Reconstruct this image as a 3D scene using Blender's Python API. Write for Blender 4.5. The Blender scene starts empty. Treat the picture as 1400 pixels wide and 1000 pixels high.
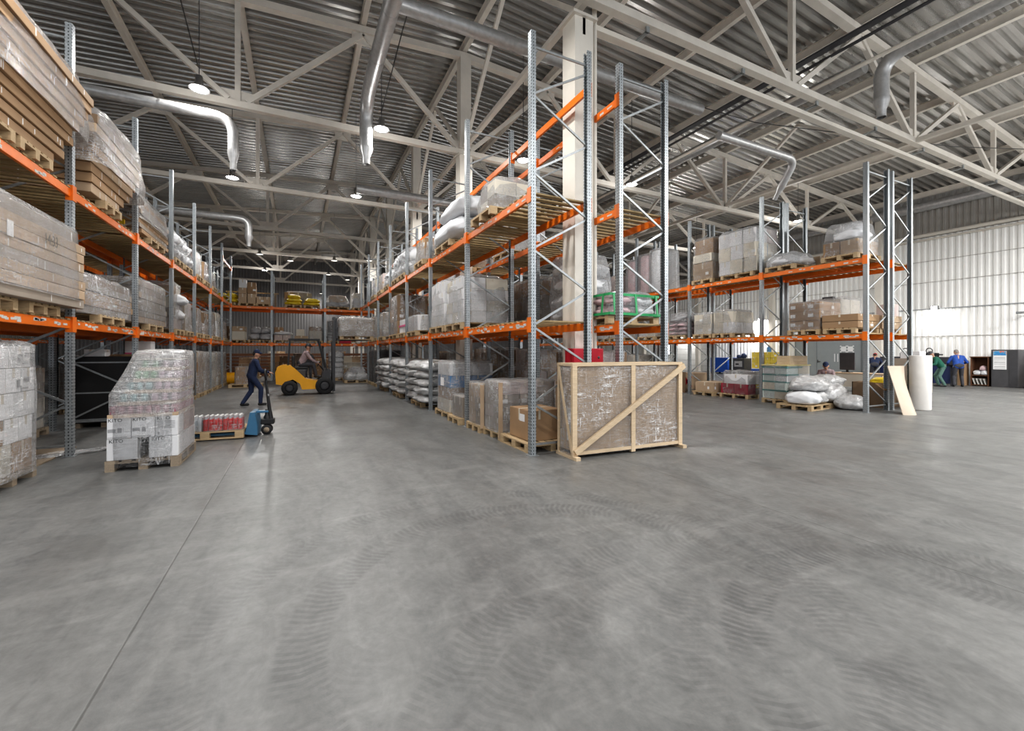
import bpy, bmesh, math, random
from mathutils import Vector, Matrix, Euler, noise as mnoise

SC = bpy.context.scene
COL = SC.collection
PI = math.pi
random.seed(11)

# ------------------------------------------------------------------ camera
# focal length in pixels of the 1400 px wide frame, horizon row, heading
FPX, HOR, HEAD, EYE = 593.0, 481.3, math.radians(26.32), 1.6
cam_d = bpy.data.cameras.new('camera')
cam_d.sensor_width = 36.0
cam_d.lens = FPX / 1400.0 * 36.0
cam_d.shift_y = -(500.0 - HOR) / 1400.0
cam_d.clip_end = 300
cam = bpy.data.objects.new('camera', cam_d)
cam.location = (0, 0, EYE)
cam.rotation_euler = (PI / 2, 0, -HEAD)
COL.objects.link(cam)
SC.camera = cam

# ------------------------------------------------------------------ materials
class NT:
    def __init__(self, name):
        self.m = bpy.data.materials.new(name)
        self.m.use_nodes = True
        self.t = self.m.node_tree
        self.t.nodes.clear()
        self.out = self.n('ShaderNodeOutputMaterial')
        self._obj = None
    def n(self, typ, **kw):
        nd = self.t.nodes.new(typ)
        for k, v in kw.items():
            if hasattr(nd, k):
                setattr(nd, k, v)
        return nd
    def l(self, a, b):
        self.t.links.new(a, b)
    def put(self, sock, v):
        if isinstance(v, bpy.types.NodeSocket):
            self.l(v, sock)
        elif isinstance(v, (tuple, list)) and len(v) == 3 and sock.type == 'RGBA':
            sock.default_value = (*v, 1)
        else:
            sock.default_value = v
    def coord(self, kind='Object'):
        return self.n('ShaderNodeTexCoord').outputs[kind]
    def pos(self):
        return self.n('ShaderNodeNewGeometry').outputs['Position']
    def mapping(self, vec, scale=(1, 1, 1), rot=(0, 0, 0), loc=(0, 0, 0)):
        nd = self.n('ShaderNodeMapping')
        self.l(vec, nd.inputs['Vector'])
        nd.inputs['Scale'].default_value = scale
        nd.inputs['Rotation'].default_value = rot
        nd.inputs['Location'].default_value = loc
        return nd.outputs['Vector']
    def noise(self, vec, scale=5, detail=3, rough=.55, dist=0):
        nd = self.n('ShaderNodeTexNoise')
        self.l(vec, nd.inputs['Vector'])
        nd.inputs['Scale'].default_value = scale
        nd.inputs['Detail'].default_value = detail
        nd.inputs['Roughness'].default_value = rough
        nd.inputs['Distortion'].default_value = dist
        return nd.outputs['Fac']
    def ramp(self, fac, stops):
        nd = self.n('ShaderNodeValToRGB')
        self.l(fac, nd.inputs['Fac'])
        e = nd.color_ramp.elements
        while len(e) < len(stops):
            e.new(0.5)
        for i, (p, c) in enumerate(stops):
            e[i].position = p
            if not isinstance(c, (tuple, list)):
                c = (c, c, c)
            e[i].color = (*c, 1)
        return nd.outputs['Color']
    def math(self, op, a, b=0.0, c=None, clamp=False):
        nd = self.n('ShaderNodeMath', operation=op)
        nd.use_clamp = clamp
        self.put(nd.inputs[0], a)
        self.put(nd.inputs[1], b)
        if c is not None:
            self.put(nd.inputs[2], c)
        return nd.outputs[0]
    def maprange(self, v, a, b, c=0.0, d=1.0, smooth=True):
        nd = self.n('ShaderNodeMapRange')
        nd.interpolation_type = 'SMOOTHSTEP' if smooth else 'LINEAR'
        self.put(nd.inputs[0], v)
        for i, x in enumerate((a, b, c, d)):
            nd.inputs[1 + i].default_value = x
        return nd.outputs[0]
    def mix(self, fac, a, b, blend='MIX'):
        nd = self.n('ShaderNodeMix', data_type='RGBA', blend_type=blend)
        self.put(nd.inputs[0], fac)
        self.put(nd.inputs[6], a)
        self.put(nd.inputs[7], b)
        return nd.outputs[2]
    def bump(self, h, strength=.3, dist=.02):
        nd = self.n('ShaderNodeBump')
        nd.inputs['Strength'].default_value = strength
        nd.inputs['Distance'].default_value = dist
        self.l(h, nd.inputs['Height'])
        return nd.outputs['Normal']
    def bsdf(self, col, rough=.5, metal=0.0, normal=None, spec=None, **kw):
        nd = self.n('ShaderNodeBsdfPrincipled')
        self.put(nd.inputs['Base Color'], col)
        self.put(nd.inputs['Roughness'], rough)
        self.put(nd.inputs['Metallic'], metal)
        if spec is not None:
            nd.inputs['Specular IOR Level'].default_value = spec
        for k, v in kw.items():
            self.put(nd.inputs[k.replace('_', ' ')], v)
        if normal is not None:
            self.l(normal, nd.inputs['Normal'])
        return nd.outputs[0]
    def done(self, shader):
        self.l(shader, self.out.inputs['Surface'])
        return self.m

def sc(c, k):
    return tuple(x * k for x in c)

def plain(name, col, rough=.55, metal=0.0, var=.12, scale=6, spec=None, bump=0.0, aniso=(1, 1, 1)):
    n = NT(name)
    v = n.mapping(n.coord(), scale=aniso)
    f = n.noise(v, scale, 4, .6)
    c = n.ramp(f, [(.25, sc(col, 1 - var)), (.75, sc(col, 1 + var))])
    nor = n.bump(f, bump, .02) if bump else None
    return n.done(n.bsdf(c, rough, metal, nor, spec))

def woodmat(name, col, dark=.6, scale=3.0, rough=.7):
    n = NT(name)
    v = n.coord()
    a = n.noise(n.mapping(v, scale=(2, 14, 14)), scale, 4, .65, .4)
    b = n.noise(v, 1.7, 2)
    c = n.ramp(a, [(.28, sc(col, dark)), (.5, col), (.78, sc(col, 1.18))])
    c = n.mix(.35, c, n.ramp(b, [(.3, sc(col, .7)), (.7, sc(col, 1.15))]))
    return n.done(n.bsdf(c, rough, 0, n.bump(a, .25, .01)))

def cartonmat(name, col, var=.10):
    n = NT(name)
    v = n.coord()
    rnd = n.n('ShaderNodeObjectInfo').outputs['Random']
    a = n.noise(v, 2.2, 3)
    fl = n.noise(n.mapping(v, scale=(1, 1, 26)), 3.2, 2)
    c = n.ramp(a, [(.25, sc(col, 1 - var)), (.75, sc(col, 1 + var))])
    k = n.maprange(rnd, 0, 1, .84, 1.12, False)
    kk = n.n('ShaderNodeCombineXYZ')
    for i in range(3):
        n.l(k, kk.inputs[i])
    c = n.mix(1.0, c, kk.outputs[0], 'MULTIPLY')
    return n.done(n.bsdf(c, .72, 0, n.bump(fl, .06, .01), .25))

def filmmat(name, base, peak, tint=(.92, .92, .93), rough=.16):
    """clear stretch film: mostly see-through, with wrinkles whose glints are painted in as whiter streaks"""
    n = NT(name)
    v = n.coord()
    w1 = n.noise(n.mapping(v, scale=(1.2, 1.2, 9), rot=(0, .35, .3)), 3.0, 4, .62, 1.2)
    w2 = n.noise(n.mapping(v, scale=(7, 7, 1.4), rot=(.5, -.5, 0)), 2.2, 3, .6, .8)
    m = n.math('MAXIMUM', n.maprange(w1, .55, .68), n.maprange(w2, .58, .72))
    w3 = n.noise(n.mapping(v, scale=(1.6, 1.6, 6), rot=(.3, .2, .6)), 2.2, 3, .55, 1.6)
    rid = n.maprange(n.math('ABSOLUTE', n.math('SUBTRACT', w3, .5)), .0, .022, .9, 0)  # thin bright lines painted as highlights along the wrinkles
    rid2 = n.maprange(n.math('ABSOLUTE', n.math('SUBTRACT', w2, .47)), .0, .018, .8, 0)
    m = n.math('MAXIMUM', m, n.math('MAXIMUM', rid, rid2))
    big = n.noise(v, 1.6, 2)
    fac = n.math('MULTIPLY', m, n.maprange(big, .36, .62, .12, 1.0))
    fac = n.math('MULTIPLY_ADD', fac, peak - base, base, clamp=True)
    h = n.math('ADD', w1, n.math('MULTIPLY', w2, .8))
    nor = n.bump(h, .9, .05)
    s = n.bsdf(tint, rough, 0, nor, .9)
    t = n.n('ShaderNodeBsdfTransparent')
    t.inputs[0].default_value = (.97, .97, .97, 1)
    fr = n.n('ShaderNodeFresnel')
    fr.inputs['IOR'].default_value = 1.45
    n.l(nor, fr.inputs['Normal'])
    fac = n.math('MAXIMUM', fac, n.math('MULTIPLY', fr.outputs[0], .8), clamp=True)
    mx = n.n('ShaderNodeMixShader')
    n.l(fac, mx.inputs[0]); n.l(t.outputs[0], mx.inputs[1]); n.l(s, mx.inputs[2])
    return n.done(mx.outputs[0])

def perfmat(name):
    """galvanised rack post with rows of punched holes (object space)"""
    n = NT(name)
    v = n.coord()
    sp = n.n('ShaderNodeSeparateXYZ'); n.l(v, sp.inputs[0])
    nm = n.n('ShaderNodeSeparateXYZ'); n.l(n.coord('Normal'), nm.inputs[0])
    def cells(u):
        a = n.math('SUBTRACT', n.math('FRACT', n.math('MULTIPLY_ADD', u, 1 / .044, .5)), .5)
        b = n.math('SUBTRACT', n.math('FRACT', n.math('MULTIPLY', sp.outputs[2], 1 / .05)), .5)
        a = n.math('MULTIPLY', n.math('ABSOLUTE', a), 1.0)
        b = n.math('MULTIPLY', n.math('ABSOLUTE', b), 0.8)
        d = n.math('MAXIMUM', a, b)
        return n.math('LESS_THAN', d, .17)
    ax = n.math('GREATER_THAN', n.math('ABSOLUTE', nm.outputs[0]), .7)
    hx, hy = cells(sp.outputs[0]), cells(sp.outputs[1])
    hole = n.math('ADD', n.math('MULTIPLY', hy, ax), n.math('MULTIPLY', hx, n.math('SUBTRACT', 1.0, ax)), clamp=True)
    sg = n.noise(v, 26, 2)
    c = n.ramp(sg, [(.3, (.30, .33, .35)), (.7, (.46, .49, .51))])
    c = n.mix(hole, c, (.03, .03, .035))
    return n.done(n.bsdf(c, .42, n.math('MULTIPLY_ADD', hole, -.55, .55)))

def tapemat(col, rough=.3): return plain('tape', col, rough)

M = {}
M['post'] = perfmat('galvanised_post')
M['zinc'] = plain('zinc_bar', (.36, .38, .39), .42, .55, .15, 14)
M['orange'] = plain('orange_paint', (.82, .185, .012), .38, 0, .10, 3, .5)
M['orange_dark'] = plain('orange_paint_shaded', (.52, .085, .012), .45, 0, .14, 3)
M['sticker'] = plain('paper_sticker', (.62, .61, .58), .6, 0, .25, 40)
M['slat'] = woodmat('slat_wood', (.38, .275, .14))
M['pallet'] = woodmat('pallet_wood', (.50, .37, .22))
M['pallet_old'] = woodmat('weathered_pallet_wood', (.30, .24, .175))
M['crate_wood'] = woodmat('crate_wood', (.60, .47, .32), .76)
M['kraft'] = cartonmat('kraft_carton', (.37, .245, .145))
M['kraft_light'] = cartonmat('light_carton', (.48, .36, .25))
M['kraft_dark'] = cartonmat('dark_carton', (.225, .155, .10))
M['grey_carton'] = cartonmat('grey_carton', (.33, .285, .24))
M['white_carton'] = cartonmat('white_carton', (.74, .74, .75), .04)
M['cream_carton'] = cartonmat('cream_carton', (.62, .58, .50), .05)
M['pink_carton'] = cartonmat('pink_carton', (.50, .42, .40), .06)
M['red_carton'] = cartonmat('red_carton', (.38, .03, .055))
M['yellow_carton'] = cartonmat('yellow_carton', (.72, .56, .10))
M['blue_carton'] = cartonmat('blue_carton', (.10, .24, .45))
M['tape'] = plain('packing_tape', (.62, .56, .46), .28)
M['print'] = plain('black_print', (.03, .03, .03), .6)
M['grey_print'] = plain('grey_print', (.33, .33, .34), .6)
M['film'] = filmmat('stretch_film', .09, .85)
M['film_heavy'] = filmmat('heavy_stretch_film', .20, .92)
M['film_thin'] = filmmat('thin_stretch_film', .04, .6)
M['film_dark'] = filmmat('smoky_stretch_film', .08, .5, (.5, .5, .5))
M['sack_white'] = plain('white_sack', (.68, .69, .71), .5, 0, .10, 4, .5, .35)
M['sack_silver'] = plain('silver_sack', (.50, .50, .50), .28, .1, .3, 9, .8, .8)
M['sack_yellow'] = plain('yellow_sack', (.72, .53, .03), .45, 0, .18, 5, .5, .3)
M['sack_pink'] = plain('pink_sack', (.60, .45, .47), .5, 0, .2, 6, .5, .4)
M['sack_grey'] = plain('grey_sack', (.40, .40, .41), .5, 0, .2, 6, .5, .4)
M['black'] = plain('black_plastic', (.016, .016, .017), .5)
M['dark'] = plain('dark_grey', (.06, .06, .065), .5)
M['rubber'] = plain('tyre_rubber', (.022, .022, .023), .8)
M['steel'] = plain('bare_steel', (.45, .45, .45), .35, .8)
M['truss'] = plain('truss_paint', (.66, .62, .56), .5, 0, .08, 3)
M['truss_white'] = plain('column_paint', (.74, .70, .63), .5, 0, .06, 2)
M['duct'] = plain('duct_steel', (.46, .46, .46), .36, .5, .18, 9)
M['yellow'] = plain('forklift_yellow', (.86, .42, .015), .35, 0, .06, 3)
M['blue'] = plain('blue_paint', (.05, .16, .28), .4, 0, .1, 5)
M['red'] = plain('red_paint', (.50, .012, .03), .4, 0, .08, 5)
M['green'] = plain('green_strap', (.02, .36, .12), .45, 0, .1, 8)
M['white'] = plain('white_paint', (.78, .78, .77), .45, 0, .04, 5)
M['paper'] = plain('white_paper', (.80, .80, .80), .7, 0, .04, 5)
M['brown_board'] = woodmat('brown_board', (.16, .075, .04))
M['pink_stripe'] = plain('pink_stripe', (.70, .12, .28), .5)
M['blue_bin'] = plain('blue_bin', (.02, .09, .42), .45)
M['navy'] = plain('navy_cloth', (.022, .035, .085), .85, 0, .2, 14)
M['greencloth'] = plain('green_cloth', (.02, .13, .085), .85, 0, .2, 14)
M['greenpants'] = plain('grey_green_cloth', (.10, .18, .155), .85, 0, .2, 14)
M['bluecloth'] = plain('blue_cloth', (.03, .09, .36), .85, 0, .2, 14)
M['greycloth'] = plain('dark_grey_cloth', (.06, .06, .07), .85, 0, .2, 14)
M['mauve'] = plain('mauve_cloth', (.34, .26, .27), .85, 0, .2, 14)
M['skin'] = plain('skin', (.52, .30, .21), .55, 0, .06, 10)
M['hair'] = plain('dark_hair', (.03, .022, .018), .7, 0, .3, 30)
M['greyhair'] = plain('grey_hair', (.25, .22, .20), .7, 0, .3, 30)

n = NT('clear_bottle')
mx = n.n('ShaderNodeMixShader'); mx.inputs[0].default_value = .55
tb = n.n('ShaderNodeBsdfTransparent')
n.l(tb.outputs[0], mx.inputs[1]); n.l(n.bsdf((.72, .76, .8), .12, 0, None, .9), mx.inputs[2])
M['bottle'] = n.done(mx.outputs[0])
M['bottle_red'] = plain('red_bottle_label', (.62, .03, .03), .3, 0, .2, 12)

def emit(name, col, st):
    n = NT(name)
    e = n.n('ShaderNodeEmission'); e.inputs[0].default_value = (*col, 1); e.inputs[1].default_value = st
    return n.done(e.outputs[0])
M['lamp_on'] = emit('lamp_glow', (1, .98, .95), 80)
M['lamp_dim'] = emit('lamp_dim_glow', (1, .95, .85), 3)

def corrugated(name, col, pitch, axis, rough=.45, metal=0.0, dirt=.12):
    n = NT(name)
    p = n.pos()
    sp = n.n('ShaderNodeSeparateXYZ'); n.l(p, sp.inputs[0])
    f = n.math('FRACT', n.math('MULTIPLY', sp.outputs[axis], 1 / pitch))
    tri = n.math('ABSOLUTE', n.math('MULTIPLY_ADD', f, 2, -1))
    h = n.maprange(tri, .3, .62)
    d = n.noise(p, .6, 4)
    st = n.noise(n.mapping(p, scale=(5, 5, .35)), 1.0, 3)
    c = n.ramp(d, [(.3, sc(col, 1 - dirt)), (.7, sc(col, 1 + dirt * .5))])
    c = n.mix(.3, c, n.ramp(st, [(.35, sc(col, .78)), (.6, col)]))
    return n.done(n.bsdf(c, rough, metal, n.bump(h, .8, .035)))
# ------------------------------------------------------------------ floor material
def floor_mat():
    n = NT('worn_concrete')
    p = n.pos()
    big = n.noise(p, .22, 4, .6)
    mid = n.noise(n.mapping(p, scale=(1, .45, 1), rot=(0, 0, .5)), 1.1, 5, .62, .6)
    swp = n.noise(n.mapping(p, scale=(3.2, .5, 1), rot=(0, 0, -.55)), 1.3, 4, .6, .5)
    swp2 = n.noise(n.mapping(p, scale=(.5, 3.0, 1), rot=(0, 0, .35)), 1.2, 4, .6, .5)
    fine = n.noise(p, 16, 4, .65)
    c = n.ramp(mid, [(.25, (0.085, 0.088, 0.088)), (.5, (0.144, 0.145, 0.143)), (.75, (0.207, 0.207, 0.201))])
    c = n.mix(.5, c, n.ramp(big, [(.3, (0.104, 0.110, 0.106)), (.5, (0.154, 0.154, 0.149)), (.7, (0.207, 0.205, 0.198))]))
    c = n.mix(n.maprange(swp, .48, .64, 0, .68), c, (0.095, 0.098, 0.098))
    c = n.mix(n.maprange(swp2, .53, .70, 0, .5), c, (0.232, 0.229, 0.222))
    med = n.noise(n.mapping(p, scale=(1, .7, 1), rot=(0, 0, .4)), 6.5, 5, .7, .8)
    c = n.mix(.35, c, n.ramp(med, [(.3, (0.067, 0.068, 0.068)), (.5, (0.146, 0.146, 0.144)), (.7, (0.244, 0.244, 0.238))]))
    c = n.mix(.14, c, n.ramp(fine, [(.3, (0.061, 0.061, 0.061)), (.7, (0.293, 0.293, 0.287))]))
    sp = n.n('ShaderNodeSeparateXYZ'); n.l(p, sp.inputs[0])
    brk = n.noise(p, 2.6, 3, .6)
    brk2 = n.noise(p, 9, 3, .6)
    tot = None
    # tyre tracks: arcs (centre x, y, radius, width, strength)
    for cx, cy, r, w, a0 in ((2.3, .48, 2.24, .17, .55), (2.72, -.98, 3.38, .15, .4), (3.38, .43, 1.6, .16, .85),
                             (1.59, 2.4, 1.58, .15, .7), (3.7, .17, 2.38, .14, .45), (1.43, 2.58, 1.94, .13, .55),
                             (4.0, 6.25, 3.11, .10, .35), (2.3, .48, 2.75, .12, .3), (8.6, 2.0, 4.6, .2, .6), (8.6, 2.0, 4.1, .2, .4),
                             (11.5, -3.0, 7.4, .22, .5), (16.0, 10.5, 7.0, .25, .5), (16.0, 10.5, 7.6, .2, .5), (9.5, 9.0, 5.0, .18, .4)):
        dx = n.math('SUBTRACT', sp.outputs[0], cx)
        dy = n.math('SUBTRACT', sp.outputs[1], cy)
        rr = n.math('SQRT', n.math('ADD', n.math('MULTIPLY', dx, dx), n.math('MULTIPLY', dy, dy)))
        off = n.math('SUBTRACT', rr, r)
        band = n.maprange(n.math('ABSOLUTE', off), w * .75, w, 1, 0)
        ang = n.math('ARCTAN2', dy, dx)
        chev = n.math('ADD', n.math('MULTIPLY', ang, r * 118), n.math('MULTIPLY', n.math('ABSOLUTE', off), 26))
        tread = n.maprange(n.math('SINE', chev), -.35, .15, .25, 1)
        k = n.math('MULTIPLY', n.math('MULTIPLY', band, tread), n.maprange(brk, .34, .56, 0, a0))
        tot = k if tot is None else n.math('MAXIMUM', tot, k)
    tot = n.math('MULTIPLY', tot, n.maprange(brk2, .3, .55, .4, 1))
    c = n.mix(n.math('MULTIPLY', tot, .60), c, (0.061, 0.061, 0.062))
    # saw-cut joints
    jt = None
    for axis, vals in ((0, (-.85, 4.31, 9.6, 14.9, 20.2, 25.5)), (1, (5.0, 11.0, 17.0, 23.0))):
        for q in vals:
            d = n.math('ABSOLUTE', n.math('SUBTRACT', sp.outputs[axis], q))
            d = n.math('ADD', d, n.math('MULTIPLY', brk2, .010))
            j = n.maprange(d, .006, .015, 1, 0)
            if axis == 1:
                j = n.math('MULTIPLY', j, .12)
            jt = j if jt is None else n.math('MAXIMUM', jt, j)
    c = n.mix(n.math('MULTIPLY', jt, .7), c, (0.061, 0.061, 0.057))
    rough = n.maprange(mid, .3, .7, .30, .52)
    h = n.math('ADD', fine, n.math('MULTIPLY', jt, -1.5))
    return n.done(n.bsdf(c, rough, 0, n.bump(h, .12, .01), .45))

# ------------------------------------------------------------------ mesh helpers
class MB:
    def __init__(self):
        self.v = []; self.f = []; self.mi = []; self.sm = []
    def face(self, idx, m=0, s=False):
        self.f.append(idx); self.mi.append(m); self.sm.append(s)
    def add(self, verts, faces, m=0, s=False):
        b = len(self.v)
        self.v += [tuple(q) for q in verts]
        for f in faces:
            self.face([b + i for i in f], m, s)
    def box(self, x0, x1, y0, y1, z0, z1, m=0, mat=None, ch=0.0):
        if ch > 0:
            vs = []
            X, Y, Z = (x0, x1), (y0, y1), (z0, z1)
            bm = bmesh.new()
            bmesh.ops.create_cube(bm, size=1)
            for v in bm.verts:
                v.co = Vector((X[v.co.x > 0], Y[v.co.y > 0], Z[v.co.z > 0]))
            bmesh.ops.bevel(bm, geom=bm.edges[:], offset=ch, segments=2, affect='EDGES', profile=.6)
            bm.verts.index_update()
            vs = [v.co.copy() for v in bm.verts]
            fs = [[v.index for v in f.verts] for f in bm.faces]
            bm.free()
        else:
            vs = [Vector(q) for q in ((x0, y0, z0), (x1, y0, z0), (x1, y1, z0), (x0, y1, z0), (x0, y0, z1), (x1, y0, z1), (x1, y1, z1), (x0, y1, z1))]
            fs = [(3, 2, 1, 0), (4, 5, 6, 7), (0, 1, 5, 4), (1, 2, 6, 5), (2, 3, 7, 6), (3, 0, 4, 7)]
        if mat is not None:
            vs = [mat @ q for q in vs]
        self.add(vs, fs, m)
        return self
    def cbox(self, c, s, m=0, mat=None, ch=0.0):
        return self.box(c[0] - s[0] / 2, c[0] + s[0] / 2, c[1] - s[1] / 2, c[1] + s[1] / 2, c[2] - s[2] / 2, c[2] + s[2] / 2, m, mat, ch)
    def bar(self, a, b, w, h, m=0, up=(0, 0, 1)):
        """rectangular bar from a to b: w sideways, h along up"""
        a, b = Vector(a), Vector(b)
        d = (b - a); L = d.length; d.normalize()
        up = Vector(up)
        if abs(d.dot(up)) > .99:
            up = Vector((0, 1, 0))
        s = d.cross(up).normalized(); u = s.cross(d)
        vs = []
        for q in (a, b):
            for i, j in ((-1, -1), (1, -1), (1, 1), (-1, 1)):
                vs.append(q + s * (i * w / 2) + u * (j * h / 2))
        self.add(vs, [(0, 1, 2, 3), (7, 6, 5, 4), (0, 4, 5, 1), (1, 5, 6, 2), (2, 6, 7, 3), (3, 7, 4, 0)], m)
        return self
    def tube(self, pts, r, seg=10, m=0, cap=True, rad=None):
        pts = [Vector(q) for q in pts]
        N = len(pts)
        rings = []
        prev = None
        for i, q in enumerate(pts):
            d = (pts[min(i + 1, N - 1)] - pts[max(i - 1, 0)]).normalized()
            ref = Vector((0, 0, 1)) if abs(d.z) < .95 else Vector((1, 0, 0))
            if prev is not None:
                ref = prev
            s = d.cross(ref)
            if s.length < 1e-4:
                s = d.cross(Vector((0, 1, 0)))
            s.normalize(); u = s.cross(d).normalized(); prev = u
            rr = rad[i] if rad else r
            rings.append([q + (s * math.cos(t * 2 * PI / seg) + u * math.sin(t * 2 * PI / seg)) * rr for t in range(seg)])
        vs = [v for R in rings for v in R]
        fs = []
        for i in range(N - 1):
            for t in range(seg):
                fs.append((i * seg + t, i * seg + (t + 1) % seg, (i + 1) * seg + (t + 1) % seg, (i + 1) * seg + t))
        self.add(vs, fs, m, True)
        if cap:
            self.add(rings[0], [tuple(range(seg))[::-1]], m)
            self.add(rings[-1], [tuple(range(seg))], m)
        return self
    def lathe(self, prof, c=(0, 0, 0), seg=16, m=0, axis='z', smooth=True):
        vs = []
        for r, z in prof:
            for t in range(seg):
                a = t * 2 * PI / seg
                q = (r * math.cos(a), r * math.sin(a), z)
                if axis == 'x': q = (q[2], q[0], q[1])
                elif axis == 'y': q = (q[1], q[2], q[0])
                vs.append((q[0] + c[0], q[1] + c[1], q[2] + c[2]))
        fs = []
        for i in range(len(prof) - 1):
            for t in range(seg):
                fs.append((i * seg + t, i * seg + (t + 1) % seg, (i + 1) * seg + (t + 1) % seg, (i + 1) * seg + t))
        self.add(vs, fs, m, smooth)
        return self
    def prism(self, poly, ext, m=0, axis='y'):
        """closed 2D polygon extruded along an axis; poly in the two other axes"""
        e0, e1 = ext
        def mk(p, e):
            return {'y': (p[0], e, p[1]), 'x': (e, p[0], p[1]), 'z': (p[0], p[1], e)}[axis]
        N = len(poly)
        vs = [mk(p, e0) for p in poly] + [mk(p, e1) for p in poly]
        fs = [tuple(range(N))[::-1], tuple(range(N, 2 * N))] + [(i, (i + 1) % N, N + (i + 1) % N, N + i) for i in range(N)]
        self.add(vs, fs, m)
        return self
    def mesh(self, name, mats):
        me = bpy.data.meshes.new(name)
        me.from_pydata(self.v, [], self.f)
        if not isinstance(mats, (list, tuple)):
            mats = [mats]
        for mm in mats:
            me.materials.append(mm)
        me.polygons.foreach_set('material_index', self.mi)
        me.polygons.foreach_set('use_smooth', self.sm)
        me.update()
        bm = bmesh.new(); bm.from_mesh(me)
        bmesh.ops.recalc_face_normals(bm, faces=bm.faces[:])
        bm.to_mesh(me); bm.free()
        return me
    def build(self, name, mats, parent=None, loc=(0, 0, 0), rot=(0, 0, 0)):
        return obj(name, self.mesh(name, mats), parent, loc, rot)

def obj(name, me, parent=None, loc=(0, 0, 0), rot=(0, 0, 0), mat=None):
    o = bpy.data.objects.new(name, me)
    COL.objects.link(o)
    o.location = loc
    o.rotation_euler = rot
    if parent is not None:
        o.parent = parent
    if mat is not None:                      # the same mesh in another colour
        o.material_slots[0].link = 'OBJECT'
        o.material_slots[0].material = mat
    return o

def tag(o, label, cat, group=None, kind=None):
    if label: o['label'] = label
    if cat: o['category'] = cat
    if group: o['group'] = group
    if kind: o['kind'] = kind
    return o

def thing(name, label, cat, loc=(0, 0, 0), rz=0.0, group=None):
    o = bpy.data.objects.new(name, None)
    o.empty_display_size = .1
    COL.objects.link(o)
    o.location = loc
    o.rotation_euler = (0, 0, rz)
    return tag(o, label, cat, group)

def struct(o):
    o['kind'] = 'structure'
    return o

def text_part(name, s, size, mat, parent, loc, rot, squash=1.0):
    cu = bpy.data.curves.new(name, 'FONT')
    cu.body = s; cu.size = size; cu.extrude = .0006; cu.resolution_u = 2
    t = bpy.data.objects.new(name, cu)
    COL.objects.link(t)
    dg = bpy.context.evaluated_depsgraph_get()
    me = bpy.data.meshes.new_from_object(t.evaluated_get(dg))
    bpy.data.objects.remove(t); bpy.data.curves.remove(cu)
    me.materials.clear(); me.materials.append(mat)
    o = obj(name, me, parent, loc, rot)
    o.scale = (squash, 1, 1)
    return o

# ------------------------------------------------------------------ the building
XL_W, XR_W, YB_W, YF_W = -19.4, 29.4, 50.0, -9.0
RIDGE = 4.66
def chord(x): return 10.9 - .06 * abs(x - RIDGE)      # top chord height
fm = MB(); fm.box(XL_W, XR_W, YF_W, YB_W, -.2, 0)
struct(fm.build('floor', floor_mat()))

def profile(a0, a1, pitch, depth):
    pts = []; a = a0
    while a < a1:
        pts += [(a, 0), (a + pitch * .36, 0), (a + pitch * .5, depth), (a + pitch * .86, depth)]
        a += pitch
    return pts
def roof():
    b = MB()
    pr = profile(YF_W, YB_W, .30, .12)
    for x0, x1 in ((XL_W, RIDGE), (RIDGE, XR_W)):
        vs = []
        for y, h in pr:
            vs += [(x0, y, chord(x0) + .30 + h), (x1, y, chord(x1) + .30 + h)]
        b.add(vs, [(2 * i, 2 * i + 1, 2 * i + 3, 2 * i + 2) for i in range(len(pr) - 1)])
    return b
n = NT('roof_deck_steel')
p_ = n.pos()
a_ = n.noise(n.mapping(p_, scale=(.4, 2, 1)), 1.2, 4)
c_ = n.ramp(a_, [(.3, (.44, .43, .41)), (.7, (.60, .59, .57))])
M['deck'] = n.done(n.bsdf(c_, .27, .72))
ceiling = struct(roof().build('ceiling', M['deck']))
k = -7
while RIDGE + 3 * k < XR_W:
    x = RIDGE + 3 * k
    if x > XL_W:
        b = MB(); z = chord(x) + .04
        b.box(x - .006, x + .006, YF_W, YB_W, z, z + .25)
        b.box(x - .07, x + .07, YF_W, YB_W, z - .008, z + .004)
        b.box(x - .07, x + .07, YF_W, YB_W, z + .246, z + .258)
        b.build('purlin', M['truss'], ceiling)
    k += 1

def wall_x(name, x, y0, y1, z0, z1, sgn, mat):
    b = MB(); vs = []
    pr = profile(y0, y1, .26, .045)
    for y, h in pr:
        vs += [(x + sgn * h, y, z0), (x + sgn * h, y, z1)]
    b.add(vs, [(2 * i, 2 * i + 1, 2 * i + 3, 2 * i + 2) for i in range(len(pr) - 1)])
    return b.build(name, mat)
M['wall_w'] = plain('white_profiled_wall', (.88, .88, .86), .45, 0, .05, .8)
M['wall_g'] = plain('grey_profiled_wall', (.40, .385, .36), .5, 0, .07, .8)
M['wall_far'] = plain('far_grey_wall', (.30, .29, .29), .5, 0, .08, .8)
wr = struct(wall_x('wall_right', XR_W, YF_W, YB_W, 0, 7.55, 1, M['wall_w']))
wu = struct(wall_x('wall_right_upper', XR_W + .05, YF_W, YB_W, 7.5, 9.9, 1, M['wall_g']))
struct(wall_x('wall_left', XL_W, YF_W, YB_W, 0, 9.9, -1, M['wall_g']))
b = MB(); vs = []
pr_ = profile(XL_W, XR_W, .26, .045)
for x, h in pr_:
    vs += [(x, YB_W + h, 0), (x, YB_W + h, 11.3)]
b.add(vs, [(2 * i, 2 * i + 1, 2 * i + 3, 2 * i + 2) for i in range(len(pr_) - 1)])
struct(b.build('wall_back', M['wall_far']))
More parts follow.
